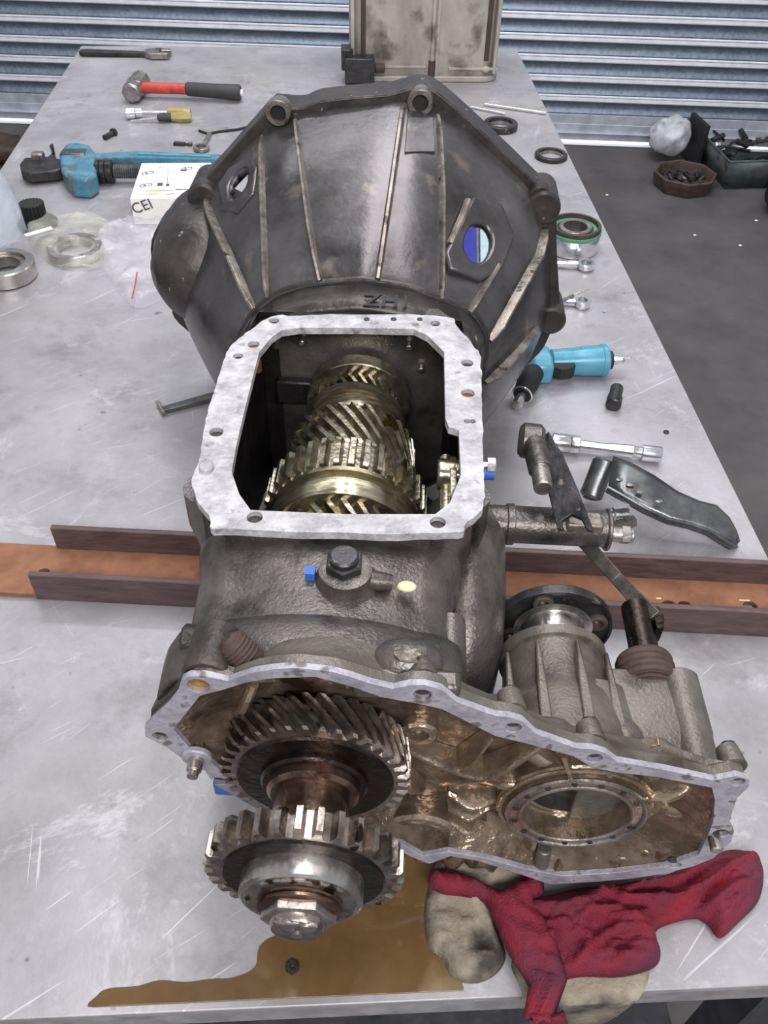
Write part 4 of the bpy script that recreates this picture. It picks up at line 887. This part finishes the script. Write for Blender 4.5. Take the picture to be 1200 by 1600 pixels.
m = M(); m.box(W(243, 298, z=hz+.0003), (.036, .004, .0004), rz=.1); m.box(W(238, 303, z=hz+.0003), (.02, .003, .0004), rz=.1); obj('orange_print', m, 'ink_orange', t)
for px, py, w_, h_ in ((287, 266, .012, .008), (250, 288, .01, .014), (262, 289, .006, .010), (284, 296, .022, .003), (250, 262, .006, .002), (266, 303, .016, .002)):
    m = M(); m.box(W(px, py, z=hz+.0003), (w_, h_, .0004), rz=.08); obj('print', m, 'ink', t)
m = M(); m.box(W(262, 275, z=hz+.0002), (.0008, .07, .0003), rz=.1); m.box(W(272, 297, z=hz+.0002), (.08, .0012, .0003), rz=.1); obj('label_line', m, 'ink', t)
fp = W(222, 323, y=q[3].y-.0008); fn = Matrix.Translation(fp) @ Matrix.Rotation(math.atan2(ex.y, ex.x), 4, 'Z') @ Matrix.Rotation(math.radians(90), 4, 'X') @ Matrix.Rotation(math.radians(18), 4, 'Z')
text('print', 'CEI', .028, 'ink', fn, t)

# --- left group: rings, caps and plastic bags
g = W(8, 418, z=.018); t = thing('bearing_race', 'wide silver bearing race lying at left frame edge below the upright plastic bag', 'bearing race', (g.x, g.y, 0))
m = M(); m.ringpart((g.x, g.y, .001), (0, 0, 1), .036, .050, .028, 64, .002); obj('outer_ring', m, 'bearing_steel', t)
m = M(); m.ringpart((g.x, g.y, .006), (0, 0, 1), .026, .036, .018, 48, .001); obj('inner_ring', m, 'worn_steel', t)
def bag(name, label, rings_, mt_, loc, seed, amp=.006, solid=.0):
    m = M(); R = []
    for k, (c_, rx_, ry_, z_) in enumerate(rings_):
        ring = []
        for j in range(48):
            a_ = 2*PI*j/48; w_ = 1+(.16*noise.noise(Vector((math.cos(a_)*2.1+seed, math.sin(a_)*2.1, k*.45)))+.09*noise.noise(Vector((math.cos(a_)*6, math.sin(a_)*6+seed, k*.8))))
            ring.append(Vector((c_[0]+rx_*w_*math.cos(a_), c_[1]+ry_*w_*math.sin(a_), max(.0006, z_+amp*noise.noise(Vector((a_*2, k*.7, seed)))*(1 if k not in (0, ) else 0)))))
        R.append(ring)
    m.loft(R, True); return single(name, m, mt_, label, 'plastic bag', loc, smooth=80)
g = W(8, 405, z=0)
bag('plastic_bag', 'tall upright clear plastic bag at left frame edge, on the silver race', [((g.x-.004, g.y), .030, .034, .031), ((g.x+.002, g.y), .046, .042, .05), ((g.x+.001, g.y+.004), .047, .042, .09), ((g.x-.002, g.y+.006), .042, .038, .13), ((g.x-.008, g.y+.008), .030, .026, .165), ((g.x-.008, g.y+.01), .012, .010, .178)], 'blue_bag', W(8, 405, z=0), 3)
g = W(58, 344, z=.01); t = thing('rubber_bung', 'ribbed black round bung beside the upright plastic bag', 'bung', (g.x, g.y, 0))
m = M(); m.lathe((g.x, g.y, .0005), (0, 0, 1), [(0, .030), (.002, .036), (.006, .037), (.010, .033)], 40); obj('cap_flange', m, 'black_rubber', t)
m = M(); m.gear(0, 0, .010, .040, .023, .0025, 22, bore=.010)
for i, p_ in enumerate(m.v): m.v[i] = Vector((g.x-.006+p_.x, g.y+.008+p_.z, p_.y))
obj('ribbed_knob', m, 'black_rubber', t)
g = W(118, 392, z=.008); t = thing('steel_ring', 'thin shiny steel ring inside the yellowish plastic bag', 'ring', (g.x, g.y, 0))
m = M(); m.ringpart((g.x, g.y, .0015), (0, 0, 1), .038, .048, .018, 56, .0015); obj('ring', m, 'bearing_steel', t)
m = M(); m.ringpart((g.x, g.y, .004), (0, 0, 1), .030, .038, .012, 48, .0015); obj('ring_liner', m, 'worn_steel', t)
def sheet(outl, hf, mt_, name, label, cat, loc, step=.006, thick=0, edge=.0012, group=None, drape=False, sm=70, subd=0, seed=0):
    O2 = [tuple(W(x, y, z=0).xy) for x, y in outl]; O2 = smooth_loop(O2, 4)
    xs = [p_[0] for p_ in O2]; ys = [p_[1] for p_ in O2]; vs = [Vector(p_) for p_ in O2]; n0 = len(vs); es = [(i, (i+1) % n0) for i in range(n0)]
    def dist(x, y):
        b_ = 9
        for i in range(0, n0):
            a1_, b1_ = O2[i], O2[(i+1) % n0]; ex_, ey_ = b1_[0]-a1_[0], b1_[1]-a1_[1]; l2 = ex_*ex_+ey_*ey_+1e-12
            t_ = max(0, min(1, ((x-a1_[0])*ex_+(y-a1_[1])*ey_)/l2)); b_ = min(b_, math.hypot(x-a1_[0]-ex_*t_, y-a1_[1]-ey_*t_))
        return b_
    ny = int((max(ys)-min(ys))/step)+1; nx = int((max(xs)-min(xs))/step)+1
    for i in range(nx+1):
        for j in range(ny+1):
            x = min(xs)+i*step+(j % 2)*step/2; y = min(ys)+j*step*.9
            if inside((x, y), O2) and dist(x, y) > step*.5: vs.append(Vector((x, y)))
    nv, _, nf, _, _, _ = delaunay_2d_cdt(vs, es, [], 0, 1e-7)
    nf = [f for f in nf if inside(((nv[f[0]]+nv[f[1]]+nv[f[2]])/3), O2)]
    P = []
    for p_ in nv:
        dd = dist(p_.x, p_.y); z_ = hf(p_.x, p_.y, dd)
        if drape and p_.y < .0:
            d_ = Vector((p_.x, p_.y, 0))-CAM; yy = -.006-z_*.6; t_ = (yy-CAM.y)/d_.y; q_ = CAM+d_*t_; P.append(Vector((q_.x, yy, min(q_.z, z_))))
        else: P.append(Vector((p_.x, p_.y, z_)))
    m = M(); m.add(P, [tuple(f) for f in nf])
    return single(name, m, mt_, label, cat, loc, group, smooth=180, solid=thick, sub=subd)
def puff(h, w_, fr, seed, amp, base=.001, ang=0, st=3.):
    ca, sa = math.cos(ang), math.sin(ang)
    def f(x, y, d_):
        k = min(1, d_/w_); k = k*(2-k); u_, v_ = x*ca+y*sa, -x*sa+y*ca
        wx = noise.noise(Vector((x*14, y*14, seed+9)))*.02; u_ += wx; v_ += noise.noise(Vector((x*11, y*11, seed+3)))*.035
        tot = 0
        for o_, (f_, a_) in enumerate(((1, .6), (2.1, .38), (4.0, .16))):
            n1 = noise.noise(Vector((u_*fr*f_/st, v_*fr*f_, seed+o_*4))); tot += a_*((1-min(1, abs(n1)*2.6))**1.6)
        return base+k*(h*.75+amp*tot)
    return f
sheet([(40, 352), (60, 338), (90, 342), (130, 338), (165, 346), (182, 362), (176, 395), (158, 418), (120, 424), (85, 415), (60, 398), (44, 375)], puff(.020, .02, 30, 2, .008), 'yellow_bag', 'plastic_bag', 'yellowish crumpled plastic bag wrapped around a steel ring', 'plastic bag', W(110, 385, z=0))
m = M(); m.box(W(60, 362, z=.034), (.050, .010, .0015), rz=.62, ); single('paper_strip', m, 'white_paint', 'short white strip on top of the yellowish plastic bag', 'strip', W(60, 362, z=.034))
sheet([(152, 362), (175, 352), (205, 340), (215, 330), (240, 318), (262, 330), (262, 370), (268, 400), (282, 440), (272, 458), (225, 482), (200, 474), (178, 446), (160, 415), (150, 385)], puff(.013, .02, 34, 8, .010, ang=-.9), 'clear_bag', 'plastic_bag', 'flat clear zip bag with red stripe lying between carton and bell housing', 'plastic bag', W(215, 405, z=0))
m = M(); m.tube([W(x, y, z=.021) for x, y in [(206, 466), (211, 445), (214, 425)]], .0011, 6)
single('red_stripe', m, 'red_handle', 'thin red seal stripe lying on the clear zip bag', 'stripe', W(210, 445, z=.02))

# scraper under the gearbox
t = thing('flat_scraper', 'thin grey steel strip poking out left of the bell housing', 'scraper', tuple(W(290, 632, z=0)))
a = W(254, 642, z=.004); b = W(365, 612, z=.004); m = bar([a, b], [.005, .008], .001, .008); obj('blade', m, 'bracket_steel', t, bevel=.0006)
a2 = W(247, 632, z=.006); m = M(); m.cyl(W(246, 628, z=.006), W(256, 646, z=.006), .003, 10); obj('bent_tip', m, 'worn_steel', t)

# --- right of the bell housing
t = thing('steel_rod', 'long thin bright steel rod lying behind the bell housing, upper of two', 'rod', tuple(W(805, 170, z=0)))
m = M(); m.cyl(W(757, 163, z=.004), W(853, 177, z=.004), .0035, 12, ch=.001); obj('rod', m, 'chrome', t)
t = thing('steel_rod', 'short thin bright steel rod just below the longer one behind bell housing', 'rod', tuple(W(770, 176, z=0)))
m = M(); m.cyl(W(735, 167, z=.004), W(790, 178, z=.004), .0028, 12, ch=.001); obj('rod', m, 'chrome', t)
def ringthing(px, py, ri, ro, h, mt_, label, name='steel_ring', cat='ring', lip=True):
    g = W(px, py, z=h/2); t = thing(name, label, cat, (g.x, g.y, 0)); m = M(); m.ringpart((g.x, g.y, .0005), (0, 0, 1), ri, ro, h, 56, .0015); obj('ring', m, mt_, t)
    if lip: m = M(); m.ringpart((g.x, g.y, .001), (0, 0, 1), ri-.004, ri, h*.5, 48, .0005); obj('inner_lip', m, 'worn_steel', t)
    return t
ringthing(782, 196, .028, .040, .014, 'black_steel', 'greasy black synchro ring touching the bell housing rim')
ringthing(861, 243, .027, .036, .009, 'black_steel', 'thin dark oil seal ring near right bench edge')
g = W(893, 388, z=0); t = thing('ball_bearing', 'large bearing with green seal band standing by right bench edge', 'bearing', (g.x, g.y, 0))
m = M(); m.ringpart((g.x, g.y, .0005), (0, 0, 1), .034, .0475, .034, 64, .002); obj('outer_ring', m, 'chrome', t)
m = M(); m.ringpart((g.x, g.y, .034), (0, 0, 1), .034, .0485, .006, 64, .001); obj('green_seal', m, 'green_seal', t)
m = M(); m.ringpart((g.x, g.y, .040), (0, 0, 1), .041, .0465, .008, 64, .001); obj('upper_ring', m, 'rusty_dark', t)
m = M(); m.ringpart((g.x, g.y, .012), (0, 0, 1), .022, .030, .032, 56, .001); obj('inner_ring', m, 'worn_steel', t)
m = M(); m.ringpart((g.x, g.y, .010), (0, 0, 1), .030, .034, .028, 56, .0005); obj('cage', m, 'rusty_dark', t)
def spanner(px0, py0, px1, py1, ro, ri, label, lift=.0):
    a = W(px0, py0, z=.008); b = W(px1, py1, z=.008); t = thing('combination_spanner', label, 'spanner', (b.x, b.y, 0)); d = (b-a).normalized()
    m = M(); m.ringpart((b.x, b.y, .002), (0, 0, 1), ri, ro, .012, 32, .002); obj('ring_end', m, 'chrome', t)
    m = M(); m.tube([a+Vector((0, 0, -.002)), a+(b-a)*.55, b-d*ro*.95], [.0065, .0055, .0065], 10); obj('shank', m, 'chrome', t); return t
spanner(790, 409, 915, 414, .0155, .009, 'large chrome ring spanner just below the green-banded bearing')
spanner(830, 468, 910, 473, .0135, .0085, 'small chrome ring spanner below the larger one, by the pick')
t = thing('pick', 'thin bright pick leaning over the small ring spanner', 'pick', tuple(W(895, 462, z=0)))
m = M(); m.cyl(W(850, 482, z=.012), W(895, 462, z=.016), .0035, 10); obj('grip', m, 'worn_steel', t); m = M(); m.cyl(W(895, 462, z=.016), W(922, 451, z=.014), .0014, 8); obj('point', m, 'chrome', t)

# air ratchet
t = thing('air_ratchet', 'light blue air grinder lying right of the bell housing', 'air tool', tuple(W(895, 575, z=0)))
z = .024; a = W(858, 566, z=z); b = W(945, 563, z=z); d = (b-a).normalized(); L_ = (b-a).length
m = M(); m.lathe(a, d, [(0, .015), (.003, .0195), (.03, .0205), (.045, .0215), (.05, .0225), (L_-.008, .0235), (L_-.007, .0245), (L_, .0245), (L_+.003, .021)], 28); obj('body', m, 'gun_blue', t)
h = W(838, 568, z=z); n = Vector((-d.y, d.x, 0))
m = M(); m.loft([[Vector((h+d*u+n*v).xy.to_3d())+Vector((0, 0, zz)) for v, zz in ((-.030, .006), (-.030, .036), (-.012, .045), (.016, .045), (.021, .036), (.021, .006))] for u in (-.012, .004, .020)]); obj('head_cover', m, 'gun_blue', t, bevel=.005)
m = M(); p_ = W(872, 588, z=.02); m.loft([[Vector((a+d*u-n*(.018+w_*.014)).xy.to_3d())+Vector((0, 0, .024+h_)) for h_ in (-.010, .010)]+[Vector((a+d*u-n*(.014)).xy.to_3d())+Vector((0, 0, .024-h_)) for h_ in (-.010, .010)] for u, w_ in ((-.002, .4), (.01, 1), (.028, .9), (.034, .3))]); obj('trigger', m, 'black_rubber', t, bevel=.002)
e = b+d*.004; m = M(); m.lathe(e, d, [(0, .015), (.006, .014), (.007, .008)], 20); obj('end_cap', m, 'black_steel', t)
m = M(); m.lathe(e+d*.006, d, [(0, .005), (.004, .0065), (.010, .0065), (.011, .004), (.016, .0045), (.018, .006), (.020, .004), (.028, .0035)], 14); obj('air_nipple', m, 'chrome', t)
a1 = W(832, 585, z=.026); b1 = W(815, 618, z=.020); d1 = (b1-a1).normalized()
m = M(); m.lathe(a1-d1*.01, d1, [(0, .012), (.006, .016), ((b1-a1).length*.7, .0165), ((b1-a1).length+.004, .014), ((b1-a1).length+.008, .013)], 24); ck = obj('chuck', m, 'black_rubber', t)
m = M(); m.torus(b1-d1*.002, d1, .0145, .0014, 28, 8); obj('chuck_ring', m, 'chrome', ck); m = M(); m.lathe(b1, d1, [(0, .007), (.012, .007), (.013, .0085), (.022, .0085), (.023, .006)], 8); obj('spindle_nut', m, 'bearing_steel', ck)
# impact socket standing
g = W(961, 634, z=.0); t = thing('impact_socket', 'black impact socket lying on bench below the blue air tool', 'socket', (g.x, g.y, 0))
a = W(958, 634, z=.010); b = W(964, 606, z=.012); d = (b-a).normalized()
m = M(); m.lathe(a, d, [(0, .0095), (.0015, .0112), (.018, .0112), (.020, .0095), ((b-a).length-.001, .0095), ((b-a).length, .0085), ((b-a).length, .006), ((b-a).length-.012, .006)], 24); obj('body', m, 'black_steel', t)
m = M(); m.ringpart(b-d*.0005, d, .006, .0088, .001, 20, .0003); obj('rim', m, 'worn_steel', t)
# chrome extension with sockets
t = thing('socket_extension', 'bright chrome extension bar with sockets lying right of shift lever', 'socket bar', tuple(W(950, 700, z=0)))
z = .013; a = W(862, 690, z=z); b = W(1033, 711, z=z); d = (b-a).normalized(); L_ = (b-a).length
m = M(); m.lathe(a, d, [(0, .011), (.001, .0125), (L_*.16, .0125), (L_*.17, .0115), (L_*.18, .0125), (L_*.25, .0125), (L_*.265, .008)], 26); obj('socket', m, 'chrome', t)
m = M(); m.lathe(a+d*L_*.25, d, [(0, .0078), (L_*.25, .0065), (L_*.3, .0085), (L_*.42, .0085)], 18); obj('bar', m, 'chrome', t)
m = M(); m.lathe(a+d*L_*.66, d, [(0, .009), (L_*.08, .0095), (L_*.10, .0075), (L_*.16, .0075), (L_*.17, .0115), (L_*.33, .0115), (L_*.34, .0105)], 24); obj('end_socket', m, 'chrome', t)
# bracket
t = thing('pedal_bracket', 'curved dark steel bracket with tube end resting right of gearbox', 'bracket', tuple(W(1010, 780, z=0)))
top_ = [(958, 712, .060), (985, 722, .060), (1022, 742, .056), (1060, 768, .048), (1092, 782, .042), (1120, 789, .038), (1140, 808, .030), (1152, 830, .018), (1157, 846, .008)]
bot_ = [(950, 762, .052), (975, 776, .050), (1010, 796, .046), (1045, 812, .040), (1080, 820, .034), (1108, 830, .028), (1130, 844, .018), (1144, 852, .010), (1150, 854, .004)]
m = M(); R = []
for (x1_, y1_, z1_), (x2_, y2_, z2_) in zip(top_, bot_):
    p1 = W(x1_, y1_, z=z1_); p2_ = W(x2_, y2_, z=z2_); R.append([p1+(p2_-p1)*k/6+Vector((0, 0, .003*math.sin(PI*k/6))) for k in range(7)])
m.loft(R, False, False); obj('web', m, 'bracket_steel', t, solid=.004, smooth=60)
m = M(); m.tube([W(x, y, z=z_) for x, y, z_ in bot_], .0028, 8); obj('lower_edge', m, 'bracket_steel', t)
m = M(); R = []
for (x2_, y2_, z2_) in bot_:
    p2_ = W(x2_, y2_, z=z2_); R.append([p2_, Vector((p2_.x, p2_.y+.004, max(.001, p2_.z-.008)))])
m.loft(R, False, False); obj('side_wall', m, 'bracket_steel', t, solid=.003)
a = W(938, 722, z=.045); b = W(922, 778, z=.016); m = M(); m.cyl(W(945, 718, z=.052), b, .0145, 24, ch=.003); obj('pivot_tube', m, 'bracket_steel', t)
m = M(); m.cyl(b, b+(b-a).normalized()*.001, .009, 18); obj('tube_bore', m, 'rusty_dark', t)
for x, y in ((968, 748), (985, 756), (1000, 768), (1030, 782)):
    p_ = W(x, y, z=.058); m = M(); m.sphere((p_.x, p_.y, .057), .003, 1.6, 1, .35, 8, 6, nz=.6, seed=x); obj('paint_chip', m, 'rib_metal', t)
# small chrome sockets
t = thing('small_socket', 'small chrome socket on bench behind the shift tube end', 'socket', tuple(W(965, 800, z=0)))
a = W(942, 806, z=.011); b = W(978, 802, z=.011); d = (b-a).normalized(); L_ = (b-a).length; m = M(); m.lathe(a, d, [(0, .007), (L_*.4, .007), (L_*.45, .0095), (L_, .0095), (L_, .007)], 20); obj('body', m, 'chrome', t); m = M(); m.ringpart(b, d, .006, .0092, .001, 20, .0003); obj('rim', m, 'worn_steel', t)
t = thing('small_socket', 'small grey socket on bench nearest the tube pin', 'socket', tuple(W(985, 828, z=0)))
a = W(962, 822, z=.008); b = W(990, 814, z=.008); d = (b-a).normalized(); L_ = (b-a).length; m = M(); m.lathe(a, d, [(0, .0065), (L_*.5, .0065), (L_*.52, .008), (L_, .008)], 6); obj('body', m, 'worn_steel', t)
# little washers and chips
for i, (px, py, r, lab) in enumerate([(944, 487, .0022, 'tiny pale chip right of small ring spanner'), (1041, 675, .004, 'small dark washer near right bench edge by extension bar'), (457, 1512, .006, 'dark nut lying in the oil puddle')]):
    g = W(px, py, z=.001); m = M()
    if i == 0: m.sphere((g.x, g.y, .0015), r, 1.3, 1, .7, 8, 6, nz=.4)
    else: m.ringpart((g.x, g.y, .0012 if i == 2 else .0003), (0, 0, 1), r*.4, r, .003 if i == 2 else .0015, 18 if i == 1 else 6, .0003)
    single(['paint_chip', 'washer', 'nut'][i], m, 'gasket_face' if i == 0 else 'black_steel', lab, ['chip', 'washer', 'nut'][i], (g.x, g.y, 0))
# objects seen through the bell windows
g = W(735, 372, z=.0); t = thing('parts_packet', 'blue and white packet seen through the right bell housing window', 'packet', (g.x, g.y, 0))
p1 = W(732, 385, z=.03); m = M(); m.box((p1.x-.045, p1.y, .012), (.12, .34, .024), rz=-.12); obj('blue_half', m, 'deep_blue', t, bevel=.002)
m = M(); m.box((p1.x+.065, p1.y-.02, .011), (.09, .34, .020), rz=-.12); obj('white_half', m, 'pale_white', t, bevel=.002)
# ---- rags
tan1 = [(684, 1345), (720, 1334), (770, 1335), (815, 1352), (835, 1385), (800, 1410), (775, 1440), (790, 1490), (778, 1520), (745, 1537), (708, 1530), (690, 1500), (668, 1478), (662, 1430), (668, 1390)]
sheet(tan1, puff(.010, .022, 40, 3, .022, ang=.9, st=1.8), 'tan_cloth', 'tan_rag', 'dirty tan rag bunched under the left end of red cloth', 'rag', W(730, 1430, z=0), thick=.002)
tan2 = [(800, 1500), (860, 1480), (940, 1490), (1010, 1500), (1008, 1545), (985, 1572), (950, 1596), (900, 1615), (860, 1620), (830, 1600), (815, 1550)]
sheet(tan2, puff(.003, .02, 20, 13, .002, base=.0006), 'tan_cloth', 'tan_rag', 'thin tan rag draped over the front bench edge below red cloth', 'rag', W(930, 1540, z=0), drape=True, thick=.0015)
r1 = [(800, 1400), (848, 1404), (900, 1392), (960, 1385), (1040, 1370), (1080, 1350), (1135, 1332), (1165, 1335), (1186, 1350), (1190, 1380), (1180, 1415), (1150, 1446), (1122, 1470), (1105, 1452), (1085, 1440), (1050, 1446), (1022, 1460), (1030, 1490), (1020, 1515), (970, 1530), (905, 1530), (850, 1540), (820, 1520), (800, 1470), (790, 1430)]
sheet(r1, puff(.010, .016, 44, 21, .026, base=.005, ang=.30, st=3.6), 'red_cloth', 'red_cloth', 'crumpled dark red cloth lying under the transfer case corner', 'cloth', W(960, 1440, z=0), thick=.0015, step=.0034)
r2 = [(668, 1382), (676, 1372), (705, 1374), (740, 1388), (775, 1404), (800, 1392), (826, 1378), (842, 1386), (844, 1410), (830, 1425), (850, 1455), (868, 1500), (880, 1545), (885, 1590), (890, 1625), (845, 1625), (835, 1590), (815, 1545), (790, 1505), (770, 1460), (752, 1425), (720, 1416), (690, 1412), (668, 1400)]
sheet(r2, puff(.010, .012, 60, 33, .012, base=.020, ang=-1.0, st=4), 'red_cloth', 'red_strap', 'twisted red cloth strip crossing the tan rag and hanging over bench edge', 'cloth', W(800, 1440, z=0), thick=.003, step=.004, drape=True)

# ================================================================ things on the floor
def WF(px, py, dz=0): return W(px, py, z=FZ+dz)
g = WF(1050, 254); t_ = M(); k_ = (WF(1085, 250)-WF(1018, 250)).length
m = M(); m.sphere((g.x-.03, g.y+.03, FZ+.11), k_*.48, 1, .8, .85, 28, 18, nz=.22, seed=5)
for p_ in m.v: p_.z = max(p_.z, FZ+.001)
single('white_bundle', m, 'white_bundle', 'dirty white crumpled bundle on floor against the roller door', 'bundle', (g.x, g.y+.04, FZ), smooth=80, sub=1)
# octagonal clutch cover
g = WF(1065, 292); R_ = (WF(1112, 290)-WF(1018, 290)).length/2
t = thing('clutch_cover', 'rusty octagonal dish full of dark bits on the floor', 'dish', (g.x, g.y, FZ))
def octo(r, z): return [Vector((g.x+r*math.cos(PI/8+.25+2*PI*k/8), g.y+r*math.sin(PI/8+.25+2*PI*k/8), FZ+z)) for k in range(8)]
m = M(); m.loft([octo(R_*.9, .002), octo(R_, .05), octo(R_*1.0, .06), octo(R_*.9, .06), octo(R_*.84, .03), octo(R_*.8, .015)]); obj('dish', m, 'rusty_dark', t, bevel=.002)
m = M(); m.loft([octo(R_*.82, .016), octo(R_*.80, .0175)]); obj('dish_floor', m, 'black_rubber', t)
m = M(); m.tube(octo(R_*.97, .062)+[octo(R_*.97, .062)[0]], .006, 8); obj('rim', m, 'rust_flange', t)
for k in range(44):
    a = k*2.4; r_ = R_*.78*math.sqrt((k+.5)/44); m = M(); mt_ = ['black_steel', 'rusty_dark', 'black_rubber', 'worn_steel'][k % 4 if k % 7 == 3 else k % 3]
    c = (g.x+r_*math.cos(a), g.y+r_*math.sin(a), FZ+.022)
    if k % 2: m.cyl(c, (c[0]+.026*math.cos(a*3), c[1]+.026*math.sin(a*3), c[2]+.014), .010, 8)
    else: m.ringpart(c, (.3, .2, 1), .008, .018, .010, 12)
    s_ = single('bolt' if k % 2 else 'washer', m, mt_, 'dark greasy bit inside the rusty octagonal dish', 'scrap', c, group='scrap in the octagonal dish')
# steel tray with tools
A_ = WF(1132, 296); B_ = WF(1098, 226); C_ = WF(1290, 292)
e1 = (C_-A_).normalized(); e1 = Vector((e1.x, e1.y, 0)); e2 = Vector((-e1.y, e1.x, 0)); w_ = .42; l_ = (B_-A_).dot(e2)*.8+.08; TB = Vector((A_.x, A_.y, FZ))
t = thing('metal_tray', 'grey sheet metal tray filled with dark tools on the floor', 'tray', tuple(TB+e1*w_/2+e2*l_/2))
def quad(i, z): return [TB+e1*(-i)+e2*(-i)+Vector((0, 0, z)), TB+e1*(w_+i)+e2*(-i)+Vector((0, 0, z)), TB+e1*(w_+i)+e2*(l_+i)+Vector((0, 0, z)), TB+e1*(-i)+e2*(l_+i)+Vector((0, 0, z))]
m = M(); m.loft([quad(0, .002), quad(.03, .135)], False); m.add(quad(0, .003), [(0, 1, 2, 3)]); obj('tray_body', m, 'tray_steel', t, solid=.003)
m = M(); rq = quad(.031, .136); m.tube(rq+[rq[0]], .005, 8); obj('rim', m, 'tray_steel', t)
random.seed(11)
for k in range(34):
    c = TB+e1*(w_*(.06+.88*random.random()))+e2*(l_*(.1+.8*random.random()))+Vector((0, 0, .05+.035*random.random())); a = random.random()*6.3; m = M()
    if k % 3 == 0: m.cyl(c, c+Vector((.06*math.cos(a), .06*math.sin(a), .02)), .012, 10, ch=.002); nm = 'socket'
    elif k % 3 == 1: m.tube([c, c+Vector((.09*math.cos(a), .09*math.sin(a), .012)), c+Vector((.13*math.cos(a), .13*math.sin(a), .0))], [.007, .006, .010], 8); nm = 'spanner'
    else: m.ringpart(c, (.4*math.cos(a), .4*math.sin(a), 1), .014, .026, .014, 16); nm = 'ring'
    single(nm, m, ['black_steel', 'black_rubber', 'rusty_dark', 'black_steel', 'chrome' if k % 10 == 4 else 'black_steel'][k % 5], {'socket': 'dark loose socket among the tools in the floor tray', 'spanner': 'dark loose spanner among the tools in the floor tray', 'ring': 'dark loose ring among the tools in the floor tray'}[nm], nm, tuple(c), group={'socket': 'loose sockets in the floor tray', 'spanner': 'loose spanners in the floor tray', 'ring': 'loose rings in the floor tray'}[nm])
m = M(); c0 = TB+e1*.02; m.box(TB-e1*.052+e2*(l_*.62)+Vector((0, 0, .10)), (.022, .17, .19), rz=.1); single('black_case', m, 'black_rubber', 'thin black case standing between white bundle and metal tray', 'case', tuple(TB-e1*.05+e2*(l_*.72)-Vector((0, 0, 0))), bevel=.004)
g = WF(1225, 335); m = M(); m.sphere((g.x, g.y, FZ+.085), .10, 1, 1, .85, 24, 16, nz=.12, seed=3); single('black_bag', m, 'black_rubber', 'round black bag on floor at right frame edge', 'bag', (g.x, g.y, FZ), smooth=80)
for i, (px, py) in enumerate([(948, 306), (1181, 346), (1156, 385), (1085, 369)]):
    g = WF(px, py); m = M(); m.sphere((g.x, g.y, FZ+.004), .006, 1.2, 1, .6, 8, 6, nz=.3, seed=i); single('pebble', m, 'white_paint', ['tiny pale crumb on the floor left of the octagonal dish', 'tiny pale crumb on the floor beside the round black bag', 'tiny pale crumb on floor between black bag and bench', 'tiny pale crumb on floor right of the green-banded bearing'][i], 'crumb', (g.x, g.y, FZ), group='pale crumbs on the floor')
# left floor: cable loop and dark lump
g = WF(10, 248); t = thing('dark_bag', 'dark lumpy bag on floor at left beyond the bench corner', 'bag', (g.x, g.y, FZ))
m = M(); m.sphere((g.x-.02, g.y-.02, FZ+.05), .12, 1.2, .8, .5, 20, 12, nz=.3, seed=6); obj('bag_body', m, 'rusty_dark', t, smooth=80)
m = M(); m.tube([W(x, y, y=g.y) for x, y in [(3, 240), (3, 228), (8, 221), (18, 222), (32, 230)]], .007, 8); obj('bag_handle', m, 'black_rubber', t)
# below the front edge
g = WF(250, 1640); t = thing('floor_mat', 'dark blue grey mat on floor below front bench edge', 'mat', (-.2, -.2, FZ))
m = M(); m.box((-.05, -.12, FZ+.012), (.9, .5, .02)); obj('mat', m, 'table_frame', t, bevel=.003)
